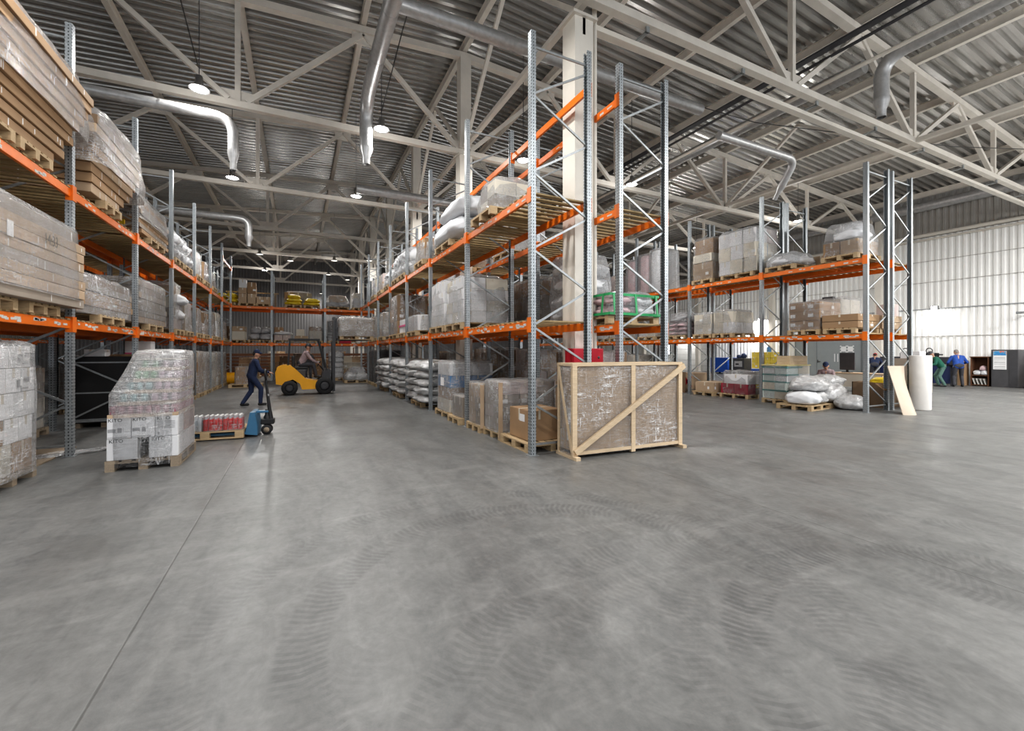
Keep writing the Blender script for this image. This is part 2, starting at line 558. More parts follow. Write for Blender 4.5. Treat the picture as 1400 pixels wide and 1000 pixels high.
# rails and seams of the right wall
b = MB(); b.tube([(XR_W - .12, YF_W, 7.66), (XR_W - .12, YB_W, 7.66)], .09, 10); b.tube([(XR_W - .1, YF_W, 7.42), (XR_W - .1, YB_W, 7.42)], .05, 8)
tag(b.build('wall_pipe', M['truss_white']), 'pale pipes running along the top of the white right wall', 'pipe')
for i, z in enumerate((3.79, 5.2, 6.3, 2.4)):
    b = MB(); b.box(XR_W - .03, XR_W + .01, YF_W, YB_W, z, z + (.05 if i == 0 else .018))
    o = struct(b.build('trim_%d' % (i + 1), M['zinc'] if i == 0 else M['wall_g']))

# columns on the ridge line and along the right wall
COLY = [6.67, 12.8, 18.9, 25.0, 31.1, 37.2, 43.3]
ORD = ['nearest', 'second', 'third', 'fourth', 'fifth', 'sixth', 'seventh']
def column(x, y, w, top, label, flange=True):
    t = thing('steel_column', label, 'column', (x, y, 0), 0, 'columns')
    b = MB()
    b.box(-w / 2, w / 2, -w / 2, -w / 2 + .03, 0, top); b.box(-w / 2, w / 2, w / 2 - .03, w / 2, 0, top)
    b.box(-.02, .02, -w / 2 + .03, w / 2 - .03, 0, top)
    b.box(-w / 2, -w / 2 + .02, -w / 2 + .03, w / 2 - .03, 0, top)
    b.build('shaft', M['truss_white'], t)
    c = MB(); c.box(-w / 2 - .06, w / 2 + .06, -w / 2 - .06, w / 2 + .06, top, top + .05)
    c.box(-.03, .03, -w / 2, w / 2, top - .3, top)
    c.build('cap_plate', M['truss'], t)
    c = MB(); c.box(-w / 2 - .08, w / 2 + .08, -w / 2 - .08, w / 2 + .08, 0, .03)
    c.build('base_plate', M['truss'], t)
    return t
for y, w in zip(COLY, ORD):
    column(RIDGE, y, .40, 7.66, 'cream steel column between the middle racks, %s from the camera' % w)
for y, w in zip([8.2, 14.3, 20.4, 26.5, 32.6], ORD):
    column(XR_W - .32, y + 4.4, .3, 9.0, 'pale steel column standing against the white right wall, %s along it' % w)

def truss(y, label, zb=7.80):
    t = thing('roof_truss', label, 'roof truss', (0, y, 0), 0, 'roof trusses')
    b = MB(); b.cbox(((XL_W + XR_W) / 2, 0, zb), (XR_W - XL_W, .16, .16)); b.build('bottom_chord', M['truss'], t)
    for x0, x1 in ((XL_W, RIDGE), (RIDGE, XR_W)):
        b = MB(); b.bar((x0, 0, chord(x0) - .09), (x1, 0, chord(x1) - .09), .2, .18); b.build('top_chord', M['truss'], t)
    for k in range(-4, 5):
        x = RIDGE + 6 * k
        if XL_W < x < XR_W:
            b = MB(); b.bar((x, 0, zb + .08), (x, 0, chord(x) - .18), .34 if k == 0 else .12, .34 if k == 0 else .12); b.build('vertical', M['truss'], t)
            b = MB(); b.box(x - .35, x + .35, -.02, .02, zb - .02, zb + .34); b.build('gusset', M['truss'], t)
        for s in (-1, 1):
            xm = x + 3 * s
            if XL_W < xm < XR_W and XL_W < x < XR_W:
                b = MB(); b.bar((x + .2 * s, 0, zb + .1), (xm, 0, chord(xm) - .2), .12, .12); b.build('diagonal', M['truss'], t)
        xm = x + 3
        if XL_W < xm < XR_W:
            b = MB(); b.box(xm - .3, xm + .3, -.02, .02, chord(xm) - .5, chord(xm) - .16); b.build('gusset', M['truss'], t)
    return t
for y, w in zip(COLY, ORD):
    truss(y - (.30 if y < 7 else 0), 'pale grey steel roof truss spanning the hall, %s from the camera' % w, 7.96 if y < 7 else 7.80)
# the light service beam that hangs beside the nearest truss
t = thing('service_beam', 'pale grey beam hung beside the nearest truss on the right', 'beam', (0, 6.67, 0))
b = MB(); b.box(RIDGE, XR_W, -.05, .05, 7.66, 7.77); b.box(RIDGE, XR_W, -.08, .08, 7.645, 7.6595); b.build('beam', M['truss_white'], t)
for k in range(9):
    b = MB(); x = RIDGE + 1.4 + 2.8 * k
    b.box(x - .04, x + .04, -.32, .05, 7.77, 7.80); b.box(x - .04, x + .04, -.34, -.30, 7.77, 7.9); b.build('bracket', M['zinc'], t)
# longitudinal bracing between the trusses
for i, (x, nm) in enumerate(((-7.34, 'left'), (RIDGE, 'middle'), (16.66, 'right'))):
    t = thing('ridge_bracing', 'row of long roof ties and diagonal struts along the %s of the hall' % nm, 'bracing', (x, 0, 0))
    b = MB(); b.bar((0, YF_W, 7.95), (0, YB_W, 7.95), .12, .12); b.build('tie', M['truss'], t)
    for y in COLY[:-1]:
        zt = chord(x) - .15
        b = MB(); b.bar((0, y + .1, 8.0), (0, y + 3.05, zt), .1, .1); b.build('strut', M['truss'], t)
        b = MB(); b.bar((0, y + 6.0, 8.0), (0, y + 3.05, zt), .1, .1); b.build('strut', M['truss'], t)

# ------------------------------------------------------------------ ducts
def elbow(a, c, b2, n_=6):
    a, c, b2 = Vector(a), Vector(c), Vector(b2)
    return [(a * (1 - q) ** 2 + c * 2 * q * (1 - q) + b2 * q * q) for q in [i / n_ for i in range(n_ + 1)]]
def duct(label, pts, r, nozzle=None, bands=True):
    t = thing('ventilation_duct', label, 'duct', (0, 0, 0), 0, 'ventilation ducts')
    b = MB(); b.tube(pts, r, 18)
    b.build('pipe', M['duct'], t)
    if bands:
        P = [Vector(q) for q in pts]
        for i in range(len(P) - 1):
            L = (P[i + 1] - P[i]).length
            if L < 1.2: continue
            k = int(L / 1.5)
            if k > 22: k = 22
            d = (P[i + 1] - P[i]).normalized()
            for j in range(k):
                q = P[i] + d * (L * (j + .5) / k)
                c = MB(); c.tube([q - d * .02, q + d * .02], r * 1.035, 18)
                c.build('joint_band', M['steel'], t)
    if nozzle is not None:
        q = Vector(pts[-1]); d = (q - Vector(pts[-2])).normalized()
        c = MB(); c.tube([q, q + d * .1, q + d * .28, q + d * .46], r, 18, cap=False, rad=[r * 1.06, r * 1.02, r * .62, r * .6])
        c.build('nozzle', M['duct'], t)
    return t
duct('large round steel duct running along the left aisle and ending in a downward spout',
     [(1.62, YF_W, 8.25), (1.62, 10.9, 8.25)] + elbow((1.62, 11.0, 8.25), (1.62, 11.9, 8.25), (1.62, 11.95, 7.6)) + [(1.62, 11.95, 7.0)], .165, 1)
duct('round branch duct crossing from the large duct to the nearest column', [(1.7, 8.45, 8.3), (10.0, 8.45, 8.3)], .145)
duct('thin round duct above the left rack with a downward spout', [(-12, 12.1, 7.1), (-1.9, 12.1, 7.1)] + elbow((-1.8, 12.1, 7.1), (-1.38, 12.1, 7.1), (-1.36, 12.1, 6.75)) + [(-1.36, 12.1, 6.35)], .115, 1)
duct('dark round duct along the right of the hall', [(12.9, 5.9, 8.85), (12.9, 30, 8.85)], .17)
duct('bright round duct at the upper right with a downward spout', [(13.15, YF_W, 8.95), (13.15, 5.0, 8.95)] + elbow((13.15, 5.1, 8.95), (13.15, 5.6, 8.95), (13.15, 5.65, 8.5)) + [(13.15, 5.65, 7.95)], .16, 1)
duct('short silver duct above the right racks that bends down at its end', [(9.4, 7.4, 7.0), (12.1, 7.4, 7.0)] + elbow((12.2, 7.4, 7.0), (12.5, 7.4, 7.0), (12.52, 7.5, 6.8)) + [(12.55, 7.75, 6.45)], .10, 1)
duct('slim round duct beyond the spout of the large duct', [(1.9, 16.4, 7.45), (9.0, 16.4, 7.45)], .16)
duct('slim round duct far over the left racks', [(-14, 20.6, 7.0), (-2.3, 20.6, 7.0)] + elbow((-2.2, 20.6, 7.0), (-1.8, 20.6, 7.0), (-1.78, 20.6, 6.7)) + [(-1.78, 20.6, 6.35)], .14, 1)
duct('wall duct running high along the right wall', [(XR_W - .6, YF_W, 9.05), (XR_W - .6, 40, 9.05)], .24)
b = MB()
b.tube([(12.5, YF_W, 8.7), (12.5, 6, 8.7), (12.5, 30, 8.7)], .05, 8)
tag(b.build('sprinkler_pipe', M['truss_white']), 'thin pale pipe running beside the dark right duct', 'pipe')
b = MB(); b.tube([(12.2, YF_W, 9.15), (12.2, 30, 9.15)], .04, 8); b.box(12.0, 12.2, YF_W, 30, 9.3, 9.35)
tag(b.build('cable_tray', M['dark']), 'dark cable tray running under the right roof beside ducts', 'cable tray')
def cable(label, pts):
    b = MB(); b.tube(pts, .012, 6); tag(b.build('cable', M['black']), label, 'cable')
cable('black cable sagging across the right roof bay', [(6.5, 9.5, 9.0), (12, 8.2, 8.3), (20, 6.6, 8.6), (27, 5.0, 9.2)])
cable('black cable hanging beside the large left duct', [(2.3, 7.0, 9.8), (2.05, 9.5, 8.6), (1.98, 11.8, 7.9)])
cable('black cable hanging above the left rack', [(-2.6, 8.4, 10.2), (-2.2, 10.2, 9.2), (-1.98, 11.7, 7.95)])

# ------------------------------------------------------------------ high-bay lamps
def lamp(x, y, on, label):
    t = thing('high_bay_lamp', label, 'ceiling lamp', (x, y, 7.5), 0, 'high bay lamps')
    b = MB(); b.lathe([(.0, .30), (.07, .30), (.08, .12), (.20, .02), (.21, 0.0), (.19, .0), (.17, .02), (.06, .09), (0, .09)], seg=16); b.build('housing', M['steel'], t)
    b = MB(); b.lathe([(0, .012), (.165, .012)], seg=16); b.build('diffuser', M['lamp_on'] if on else M['lamp_dim'], t)
    b = MB(); b.tube([(0, 0, .3), (0, 0, chord(x) - 7.5 - .05)], .01, 6); b.build('hanger', M['dark'], t)
    if on or 1:
        on = on or 120  # dim lamps carry added light too, to lift the far end
        L = bpy.data.lights.new('lamp_light', 'AREA'); L.shape = 'DISK'; L.size = .32
        L.energy = on; L.color = (1, .985, .96); L.spread = PI
        o = bpy.data.objects.new('lamp_light', L); COL.objects.link(o); o.parent = t; o.location = (0, 0, -.03)
        L = bpy.data.lights.new('lamp_spill', 'POINT'); L.shadow_soft_size = .2; L.energy = on * (.26 if x < 9 else .42); L.color = (1, .985, .96)
        o = bpy.data.objects.new('lamp_spill', L); COL.objects.link(o); o.parent = t; o.location = (0, 0, -.35)
PW = 150.0
LX = [(-10.3, 'the far left'), (-1.98, 'the left aisle'), (2.0, 'the large duct'), (6.25, 'the middle rack'), (10.58, 'the right aisle'), (15.4, 'the right rack as added fill'), (20.3, 'the right wall side'), (25.4, 'the far right wall as added fill')]  # right rack and far right wall entries are unseen lamps, added as fill
LY = [(-5.2, 'behind the camera'), (.6, 'near the camera'), (6.1, 'ahead of the camera'), (11.85, 'first lit row ahead'), (17.4, 'second lit row ahead')]
for x, xn in LX:
    for y, yn in LY:
        if (y > 5 and x in (15.4, 25.4)) or (y > 5 and y < 7 and x > 3) or (y > 15 and x > 7 and x != 20.3): continue  # one hidden lamp in the last row is added to brighten the right wall
        lamp(x, y, PW * (4.8 if x > 18 and y < 2 else 3.0 if x > 14 and y < 2 else 2.0 if x > 9 and y < 2 else 2.2 if x > 18 else 1), 'lit high bay lamp over %s, %s' % (xn, yn))
for x, y, on, lb in ((-2.12, 36.1, 330, 'single lit lamp far back over the left aisle'), (4.18, 29.3, 0, 'dim lamp far back left of the middle columns'),
                     (-.41, 31.6, 0, 'dim lamp far back over the cross rack'), (-2.05, 30.3, 0, 'dim lamp at the far left, highest of the far lamps'),
                     (2.13, 36.0, 0, 'dim lamp far back right of the lit one'), (2.14, 30.3, 0, 'dim lamp far back above the second cross post'),
                     (3.68, 37.9, 0, 'dim lamp far back near the middle rack end'), (2.18, 48.0, 0, 'dim lamp farthest back, smallest in view')):
    lamp(x, y, on, lb)
for fy_, fl_, fe_ in ((10.35, 'bright floodlight fixed on the white right wall above the work tables', 30), (19.7, 'floodlight on the right wall behind the white boxes of the right rack', 160), (26.0, 'added floodlight brightening the right wall above the white dock door', 160)):  # the last one is added to brighten the far part of the wall
  t = thing('flood_lamp', fl_, 'wall lamp', (XR_W, fy_, 3.86), 0, 'wall floodlights')
  b = MB(); b.box(-.12, 0, -.14, .14, -.1, .1); b.build('housing', M['dark'], t)
  b = MB(); b.box(-.135, -.125, -.11, .11, -.08, .06); b.build('diffuser', M['lamp_on'], t)
  L = bpy.data.lights.new('flood_light', 'AREA'); L.size = .25; L.energy = fe_; L.color = (1, .98, .95)
  o = bpy.data.objects.new('flood_light', L); COL.objects.link(o); o.parent = t; o.location = (-.6, 0, -.2); o.rotation_euler = (0, math.radians(-20), 0)
t = thing('work_lamp', 'glaring white work lamp on the far wall behind the right racks', 'wall lamp', (XR_W - .15, 28.3, 1.8))
b = MB(); b.box(-.08, .1, -.4, .4, -.4, .4); b.build('housing', M['dark'], t)
b = MB(); b.box(-.10, -.085, -.36, .36, -.36, .36); b.build('diffuser', M['lamp_on'], t)

w = bpy.data.worlds.new('world'); SC.world = w; w.use_nodes = True
w.node_tree.nodes['Background'].inputs[0].default_value = (.86, .92, 1, 1)
w.node_tree.nodes['Background'].inputs[1].default_value = 1.0
SC.cycles.max_bounces = 7; SC.cycles.diffuse_bounces = 4; SC.cycles.glossy_bounces = 3
SC.view_settings.view_transform = 'Standard'
SC.view_settings.look = 'Medium High Contrast'
SC.view_settings.exposure = -0.42
# ------------------------------------------------------------------ pallet racks
BW = .105          # post width
def post_mesh(h):
    # open C profile with lips, web facing -X in its own space
    w, d, t = BW, .085, .006
    po = [(-d / 2, -w / 2), (d / 2, -w / 2), (d / 2, -w / 2 + .02), (d / 2 - t, -w / 2 + .02), (d / 2 - t, -w / 2 + t), (-d / 2 + t, -w / 2 + t),
          (-d / 2 + t, w / 2 - t), (d / 2 - t, w / 2 - t), (d / 2 - t, w / 2 - .02), (d / 2, w / 2 - .02), (d / 2, w / 2), (-d / 2, w / 2)]
    b = MB()
    N = len(po)
    vs = [(x, y, 0) for x, y in po] + [(x, y, h) for x, y in po]
    b.add(vs, [(i, (i + 1) % N, N + (i + 1) % N, N + i) for i in range(N)])
    return b.mesh('post', M['post'])
def foot_mesh():
    b = MB(); b.box(-.08, .08, -.08, .08, 0, .008); return b.mesh('foot_plate', M['zinc'])
PM = {}
FOOT = foot_mesh()
BRACE = {}
def brace_mesh(depth, dz):
    key = (round(depth, 3), round(dz, 3))
    if key not in BRACE:
        b = MB(); b.bar((0, 0, 0), (depth, 0, dz), .025, .032); BRACE[key] = b.mesh('brace', M['zinc'])
    return BRACE[key]
def upright(rack, y, depth, h, flip):
    """frame across the depth: front post at local x=0, back post at x=depth"""
    if h not in PM: PM[h] = post_mesh(h)
    fr = bpy.data.objects.new('upright_frame', None); COL.objects.link(fr); fr.parent = rack; fr.location = (0, y, 0)
    r0 = PI if depth < 0 else 0
    obj('post', PM[h], fr, (0, 0, 0), (0, 0, r0)); obj('post', PM[h], fr, (depth, 0, 0), (0, 0, PI - r0))
    obj('foot_plate', FOOT, fr, (0, 0, .0)); obj('foot_plate', FOOT, fr, (depth, 0, 0))
    z = .2; s = 0
    obj('brace', brace_mesh(depth, 0), fr, (0, 0, .16))
    while z + .6 < h - .1:
        m_ = brace_mesh(depth, .6)
        if s: obj('brace', m_, fr, (0, 0, z))
        else: obj('brace', m_, fr, (depth, 0, z), (0, 0, PI))
        z += .6; s = 1 - s
    obj('brace', brace_mesh(depth, 0), fr, (0, 0, h - .22))
    return fr
BM = {}
def beam_mesh(L, h=.125, dark=False):
    key = (round(L, 3), h, dark)
    if key not in BM:
        b = MB()
        b.box(-.022, .022, BW / 2, L - BW / 2, -h, 0, ch=.006)
        for s, y in ((1, BW / 2), (-1, L - BW / 2)):
            b.box(-.055, -.045, y - s * .10, y + s * .012, -h - .055, .055)
            b.box(-.055, .035, y - s * .004, y + s * .006, -h - .055, .055)
        BM[key] = b.mesh('shelf_beam', M['orange_dark'] if dark else M['orange'])
    return BM[key]
def sticker_mesh(L, cnt, seed, h=.125):
    rnd = random.Random(seed); b = MB()
    for i in range(cnt):
        y = rnd.uniform(.15, L - .25); z = rnd.uniform(-h + .01, -.05); w_ = rnd.uniform(.05, .14); hh = rnd.uniform(.025, .045)
        b.box(-.0245, -.0225, y, y + w_, z, min(z + hh, -.004))
    return b.mesh('barcode_stickers', M['sticker'])
STK = {}
SL = {}
def slat_mesh(L, depth, full, seed=0):
    key = (round(L, 3), full, seed)
    if key not in SL:
        b = MB(); y = .07; rnd = random.Random(seed + 5)
        while y < L - .12:
            wdt = rnd.uniform(.085, .105)
            b.box(-.03, depth + .03, y, y + wdt, .001, .024)
            y += wdt + (rnd.uniform(.075, .11) if full else .16)
        SL[key] = b.mesh('slat_deck', M['slat'])
    return SL[key]
def rack(label, x, y0, pitch, nb, depth, h, levels, rz=0.0, mirror=False, origin=None, group='pallet racks', stick=14, decks=None):
    """row of bays along local +y; front face at local x=0, depth to +x (mirror: to -x)"""
    t = thing('pallet_rack', label, 'pallet rack', origin or (x, y0, 0), rz, group)
    dd = -depth if mirror else depth
    for k in range(nb + 1):
        fr = upright(t, k * pitch, dd, h, 0)
    for z, b0, b1, fb, deck in levels:
        for k in range(b0, b1):
            for s in fb:                      # 'f' front beam, 'b' back beam
                xx = 0 if s == 'f' else dd
                out = (s == 'f') != mirror    # which way the connector faces
                bo = obj('shelf_beam', beam_mesh(pitch), t, (xx, k * pitch, z))
                if not out:
                    bo.rotation_euler = (0, 0, PI); bo.location = (xx, (k + 1) * pitch, z)
                if s == 'f' and stick:
                    key = (round(pitch, 2), k % 3, z < 3)
                    if key not in STK: STK[key] = sticker_mesh(pitch, stick + 8 if z < 3 else max(4, stick // 2), len(STK))
                    obj('barcode_stickers', STK[key], bo)
            if deck:
                dm = slat_mesh(pitch, depth, True, k % 2)
                if mirror: obj('slat_deck', dm, t, (0, (k + 1) * pitch, z), (0, 0, PI))
                else: obj('slat_deck', dm, t, (0, k * pitch, z))
    return t
Z1, Z2, Z3 = 2.08, 4.09, 6.0
D1, D2 = Z1 + .025, Z2 + .025
DEP = 1.05
XA, YA, PA = -3.124, 8.96, 2.98         # left row front posts
XC, YC, PC = 3.26, 5.89, 2.86           # middle rows
XR, YR = 13.39, 6.09                    # right rows
lv = lambda nb, b0=0: [(Z1, b0, nb, 'fb', True), (Z2, b0, nb, 'fb', True)]
rack('long orange and grey pallet rack lining the left of the aisle', XA, YA - PA, PA, 7, DEP, 6.62, lv(7) + [(Z3, 6, 7, 'f', False)], mirror=True)
rack('pallet rack standing back to back behind the left aisle rack', XA - DEP - .25, YA - PA, PA, 7, DEP, 6.62, lv(7), 0, True, stick=0)
rack('empty looking pallet rack across the hidden aisle at far left', -9.4, YA - PA, PA, 7, DEP, 6.3, lv(7), 0, True, stick=4)
rack('middle pallet rack facing the left aisle, with bare top beams', XC, YC, PC, 7, DEP, 6.56, lv(7) + [(Z3, 0, 6, 'b', False)])
rack('middle pallet rack facing the right aisle, beside the columns', XC + DEP + .67, YC, PC, 7, DEP, 6.56, lv(7) + [(Z3, 0, 6, 'f', False)], stick=5)
rack('right pallet rack facing the wide right aisle', XR, YR, PC, 6, DEP, 6.58, lv(6))
rack('right pallet rack facing the white wall', XR + DEP + .25, YR, PC, 6, DEP, 6.58, lv(6), stick=0)
# cross racks at the end of the left aisle (front face towards the camera)
YX, PX = 27.5, 2.72
def cross(label, y, stick):
    # local +y -> world +x, local x -> world -y : rotate -90 deg, so depth must go to -x (mirror)
    return rack(label, 0, 0, PX, 4, DEP, 6.1, lv(4), -PI / 2, True, (-6.72, y, 0), stick=stick)
cross('orange cross rack closing the far end of the left aisle', YX, 8)
cross('second cross rack standing behind the first one', YX + DEP + .25, 0)
# ------------------------------------------------------------------ pallets
PAL = {}
def pallet(x, y, z, rz, label, L=1.2, W=.8, near=False, old=False):
    """L along local x (boards), W along local y"""
    mat = M['pallet_old'] if old else M['pallet']
    key = (L, W, near, old)
    if key not in PAL:
        top = MB()
        nb = 5 if W < .9 else 7
        for i in range(nb):
            c = -W / 2 + .05 + (W - .1) * i / (nb - 1)
            wd = .143 if i in (0, nb // 2, nb - 1) and W < .9 else .10
            c = max(-W / 2 + wd / 2, min(W / 2 - wd / 2, c))
            top.box(-L / 2, L / 2, c - wd / 2, c + wd / 2, .122, .144)
        for px in (-L / 2 + .07, 0, L / 2 - .07):
            top.box(px - .07, px + .07, -W / 2, W / 2, .100, .1219)
        run = MB(); run.box(-L / 2, L / 2, -.05, .05, 0, .022)
        blk = MB(); blk.box(-.07, .07, -.05, .05, .0221, .0999)
        if near:
            PAL[key] = (top.mesh('deck_boards', mat), run.mesh('runner', mat), blk.mesh('block', mat))
        else:
            for py in (-W / 2 + .05, 0, W / 2 - .05):
                top.box(-L / 2, L / 2, py - .05, py + .05, 0, .022)
                for px in (-L / 2 + .07, 0, L / 2 - .07):
                    top.box(px - .07, px + .07, py - .05, py + .05, .0221, .0999)
            PAL[key] = (top.mesh('wooden_pallet', mat),)
    ms = PAL[key]
    if not near:
        o = obj('wooden_pallet', ms[0], None, (x, y, z), (0, 0, rz))
        return tag(o, label, 'pallet', 'wooden pallets')
    t = thing('wooden_pallet', label, 'pallet', (x, y, z), rz, 'wooden pallets')
    obj('deck_boards', ms[0], t)
    for py in (-W / 2 + .05, 0, W / 2 - .05):
        obj('runner', ms[1], t, (0, py, 0))
        for px in (-L / 2 + .07, 0, L / 2 - .07):
            obj('block', ms[2], t, (px, py, 0))
    return t

# ------------------------------------------------------------------ load pieces
CART = {}
def carton_mesh(sx, sy, sz, mat, deco=True):
    if deco is True: deco = random.choice((1, 2, 2, 3))
    key = (round(sx, 3), round(sy, 3), round(sz, 3), deco)
    if key not in CART:
        b = MB(); b.box(-sx / 2, sx / 2, -sy / 2, sy / 2, 0, sz, 0, None, min(.008, sz * .08))
        e = .0012
        if deco == 'flat':
            for q in range(3):
                y_ = random.uniform(-.45, .45) * sy; w_ = random.uniform(.012, .022)
                for s in (-1, 1): b.box(s * sx / 2 - e, s * sx / 2 + e, y_, y_ + w_, sz * random.uniform(0, .3), sz * random.uniform(.7, 1), 2)
            for s in (-1, 1): b.box(s * sx * .3, s * sx * .3 + .02, s * sy / 2 - e, s * sy / 2 + e, sz * .1, sz * .95, 2)
        if deco in (1, 2, 3):
            # tape along the top seam and down both ends, a small label on one side
            w = min(.05, sy * .2)
            b.box(-sx / 2 - e, sx / 2 + e, -w / 2, w / 2, sz - e, sz + e, 1)
            for s in (-1, 1):
                b.box(s * sx / 2 - e, s * sx / 2 + e, -w / 2, w / 2, sz * .62, sz, 1)
                b.box(-.02 + s * sx * .2, .02 + s * sx * .2, s * sy / 2 - e, s * sy / 2 + e, sz * .70, sz, 1)
            lw, lh = min(.13, sx * .3), min(.10, sz * .35)
            for s in (-1, 1) if deco == 1 else ():
                b.box(sx * .12 * s, sx * .12 * s + lw * s, s * sy / 2 - e, s * sy / 2 + e, sz * .28, sz * .28 + lh, 2)
                b.box(s * sx / 2 - e, s * sx / 2 + e, sy * .15 * s, sy * .15 * s + lw * s, sz * .25, sz * .25 + lh, 2)
        CART[key] = b.mesh('carton', [mat, M['tape'], M['paper']])
    return CART[key]
def carton(parent, c, s, mat, rz=0.0, deco=True, name='carton'):
    return obj(name, carton_mesh(s[0], s[1], s[2], mat, deco), parent, c, (0, 0, rz), mat)

def stack(parent, sx, sy, sz, nx, ny, nz, mats, z0=0.0, jit=.012, skip=0.0, seed=0, deco=True, layer=None):
    """grid of cartons filling a block, hidden inner ones left out"""
    rnd = random.Random(seed)
    cx, cy, cz = sx / nx, sy / ny, sz / nz
    for k in range(nz):
        for i in range(nx):
            for j in range(ny):
                inner = 0 < i < nx - 1 and 0 < j < ny - 1 and k < nz - 1
                if inner: continue
                if k == nz - 1 and rnd.random() < skip: continue
                m = layer[k] if layer else rnd.choice(mats)
                carton(parent, (-sx / 2 + cx * (i + .5) + rnd.uniform(-jit, jit), -sy / 2 + cy * (j + .5) + rnd.uniform(-jit, jit), z0 + cz * k + .001),
                       (cx - .012, cy - .012, cz - .004), m, rnd.uniform(-.012, .012), deco)

def film_part(parent, sx, sy, sz, z0=-.02, mat='film', taper=0.0, lump=.02, seed=0, peak=0.0, name='stretch_film', n_=9, round_=.10, off=(0, 0)):
    """a wrinkled shell of wrap around a load, open underneath"""
    b = MB()
    per = 4 * n_; lev = 9
    def rect(t, s):
        # perimeter point of the rounded rectangle scaled by s
        side = int(t // n_) % 4; u = (t % n_) / n_ * 2 - 1
        q = [(u, -1), (1, u), (-u, 1), (-1, -u)][side]
        k = 1 / max(1e-6, (abs(q[0]) ** 8 + abs(q[1]) ** 8) ** (1 / 8))
        return q[0] * k, q[1] * k
    rows = []
    H = sz - z0
    for i in range(lev + 1):
        f = i / lev
        s = 1 - taper * max(0, f - .35) / .65
        rows.append((z0 + H * f, s))
    rows += [(sz + .012, (1 - taper) * .96), (sz + .02 + peak * .5, (1 - taper) * .6), (sz + .022 + peak, (1 - taper) * .25)]
    vs = []
    for i, (z, s) in enumerate(rows):
        for t in range(per):
            x, y = rect(t, s)
            p = Vector((x * s * (sx / 2 + .012) + off[0], y * s * (sy / 2 + .012) + off[1], z))
            nv = mnoise.noise(Vector((p.x * 2.6 + seed * 7.1, p.y * 2.6 - seed * 3.3, p.z * 3.4 + seed)))
            nd = Vector((x, y, 0)).normalized()
            p += nd * (lump * (nv * .9 + .35)) if i < lev + 1 else Vector((0, 0, abs(nv) * lump * 2))
            vs.append(p)
    vs.append(Vector((off[0], off[1], rows[-1][0] + .004)))
    fs = []
    R = len(rows)
    for i in range(R - 1):
        for t in range(per):
            fs.append((i * per + t, i * per + (t + 1) % per, (i + 1) * per + (t + 1) % per, (i + 1) * per + t))
    for t in range(per):
        fs.append(((R - 1) * per + t, (R - 1) * per + (t + 1) % per, len(vs) - 1))
    b.add(vs, fs, 0, True)
    return b.build(name, M[mat], parent)

SACK = {}
def sack_mesh(v, kind='pillow'):
    if (v, kind) not in SACK:
        b = MB(); nu, nv_ = 40, 20
        vs = []
        e = .62
        def sp(c, p): return math.copysign(abs(c) ** p, c)
        for j in range(nv_ + 1):
            ph = -PI / 2 + PI * j / nv_
            for i in range(nu):
                th = 2 * PI * i / nu
                x = sp(math.cos(ph), .8) * sp(math.cos(th), e); y = sp(math.cos(ph), .8) * sp(math.sin(th), e); z = sp(math.sin(ph), .85)
                edge = max(abs(x), abs(y)); z *= 1 - .22 * edge ** 4
                q = Vector((x, y, z))
                d = mnoise.noise(q * 1.7 + Vector((v * 5.2, v, 0))) * .14 + mnoise.noise(q * 4.3 + Vector((0, v * 3, v))) * .07
                rg = 1 - abs(mnoise.noise(q * 3.1 + Vector((v * 2.3, 1.7, v)))) * 2.2
                rg2 = 1 - abs(mnoise.noise(q * 6.5 + Vector((v, 4.2, v * 1.3)))) * 2.2
                q *= 1 + d + .05 * max(0, rg) + .025 * max(0, rg2)
                if z < -.55: q.z = -.55 + (q.z + .55) * .25
                vs.append(q * .5)
        fs = []
        for j in range(nv_):
            for i in range(nu):
                fs.append((j * nu + i, j * nu + (i + 1) % nu, (j + 1) * nu + (i + 1) % nu, (j + 1) * nu + i))
        b.add(vs, fs, 0, True)
        lo = min(q.z for q in vs); hi = max(q.z for q in vs)
        b.v = [(q[0], q[1], (q[2] - lo) / (hi - lo)) for q in b.v]
        SACK[(v, kind)] = b.mesh('sack', M['sack_white'])
    return SACK[(v, kind)]
def sack(parent, c, s, mat, rz=0.0, v=0, tilt=0.0, name='sack'):
    o = obj(name, sack_mesh(v), parent, c, (tilt, 0, rz), M[mat])
    o.scale = s
    return o
def sacks(parent, sx, sy, sz, nx, ny, nz, mat, seed=0, z0=0.0, mats=None):
    rnd = random.Random(seed)
    for k in range(nz):
        for i in range(nx):
            for j in range(ny):
                hx, hy, hz = sx / nx, sy / ny, sz / nz
                sack(parent, (-sx / 2 + hx * (i + .5) + rnd.uniform(-.02, .02), -sy / 2 + hy * (j + .5) + rnd.uniform(-.02, .02), z0 + hz * k * .98),
                     (hx * 1.08, hy * 1.08, hz * 1.16), rnd.choice(mats) if mats else mat, rnd.uniform(-.06, .06) + (PI if rnd.random() < .5 else 0), rnd.randrange(5))

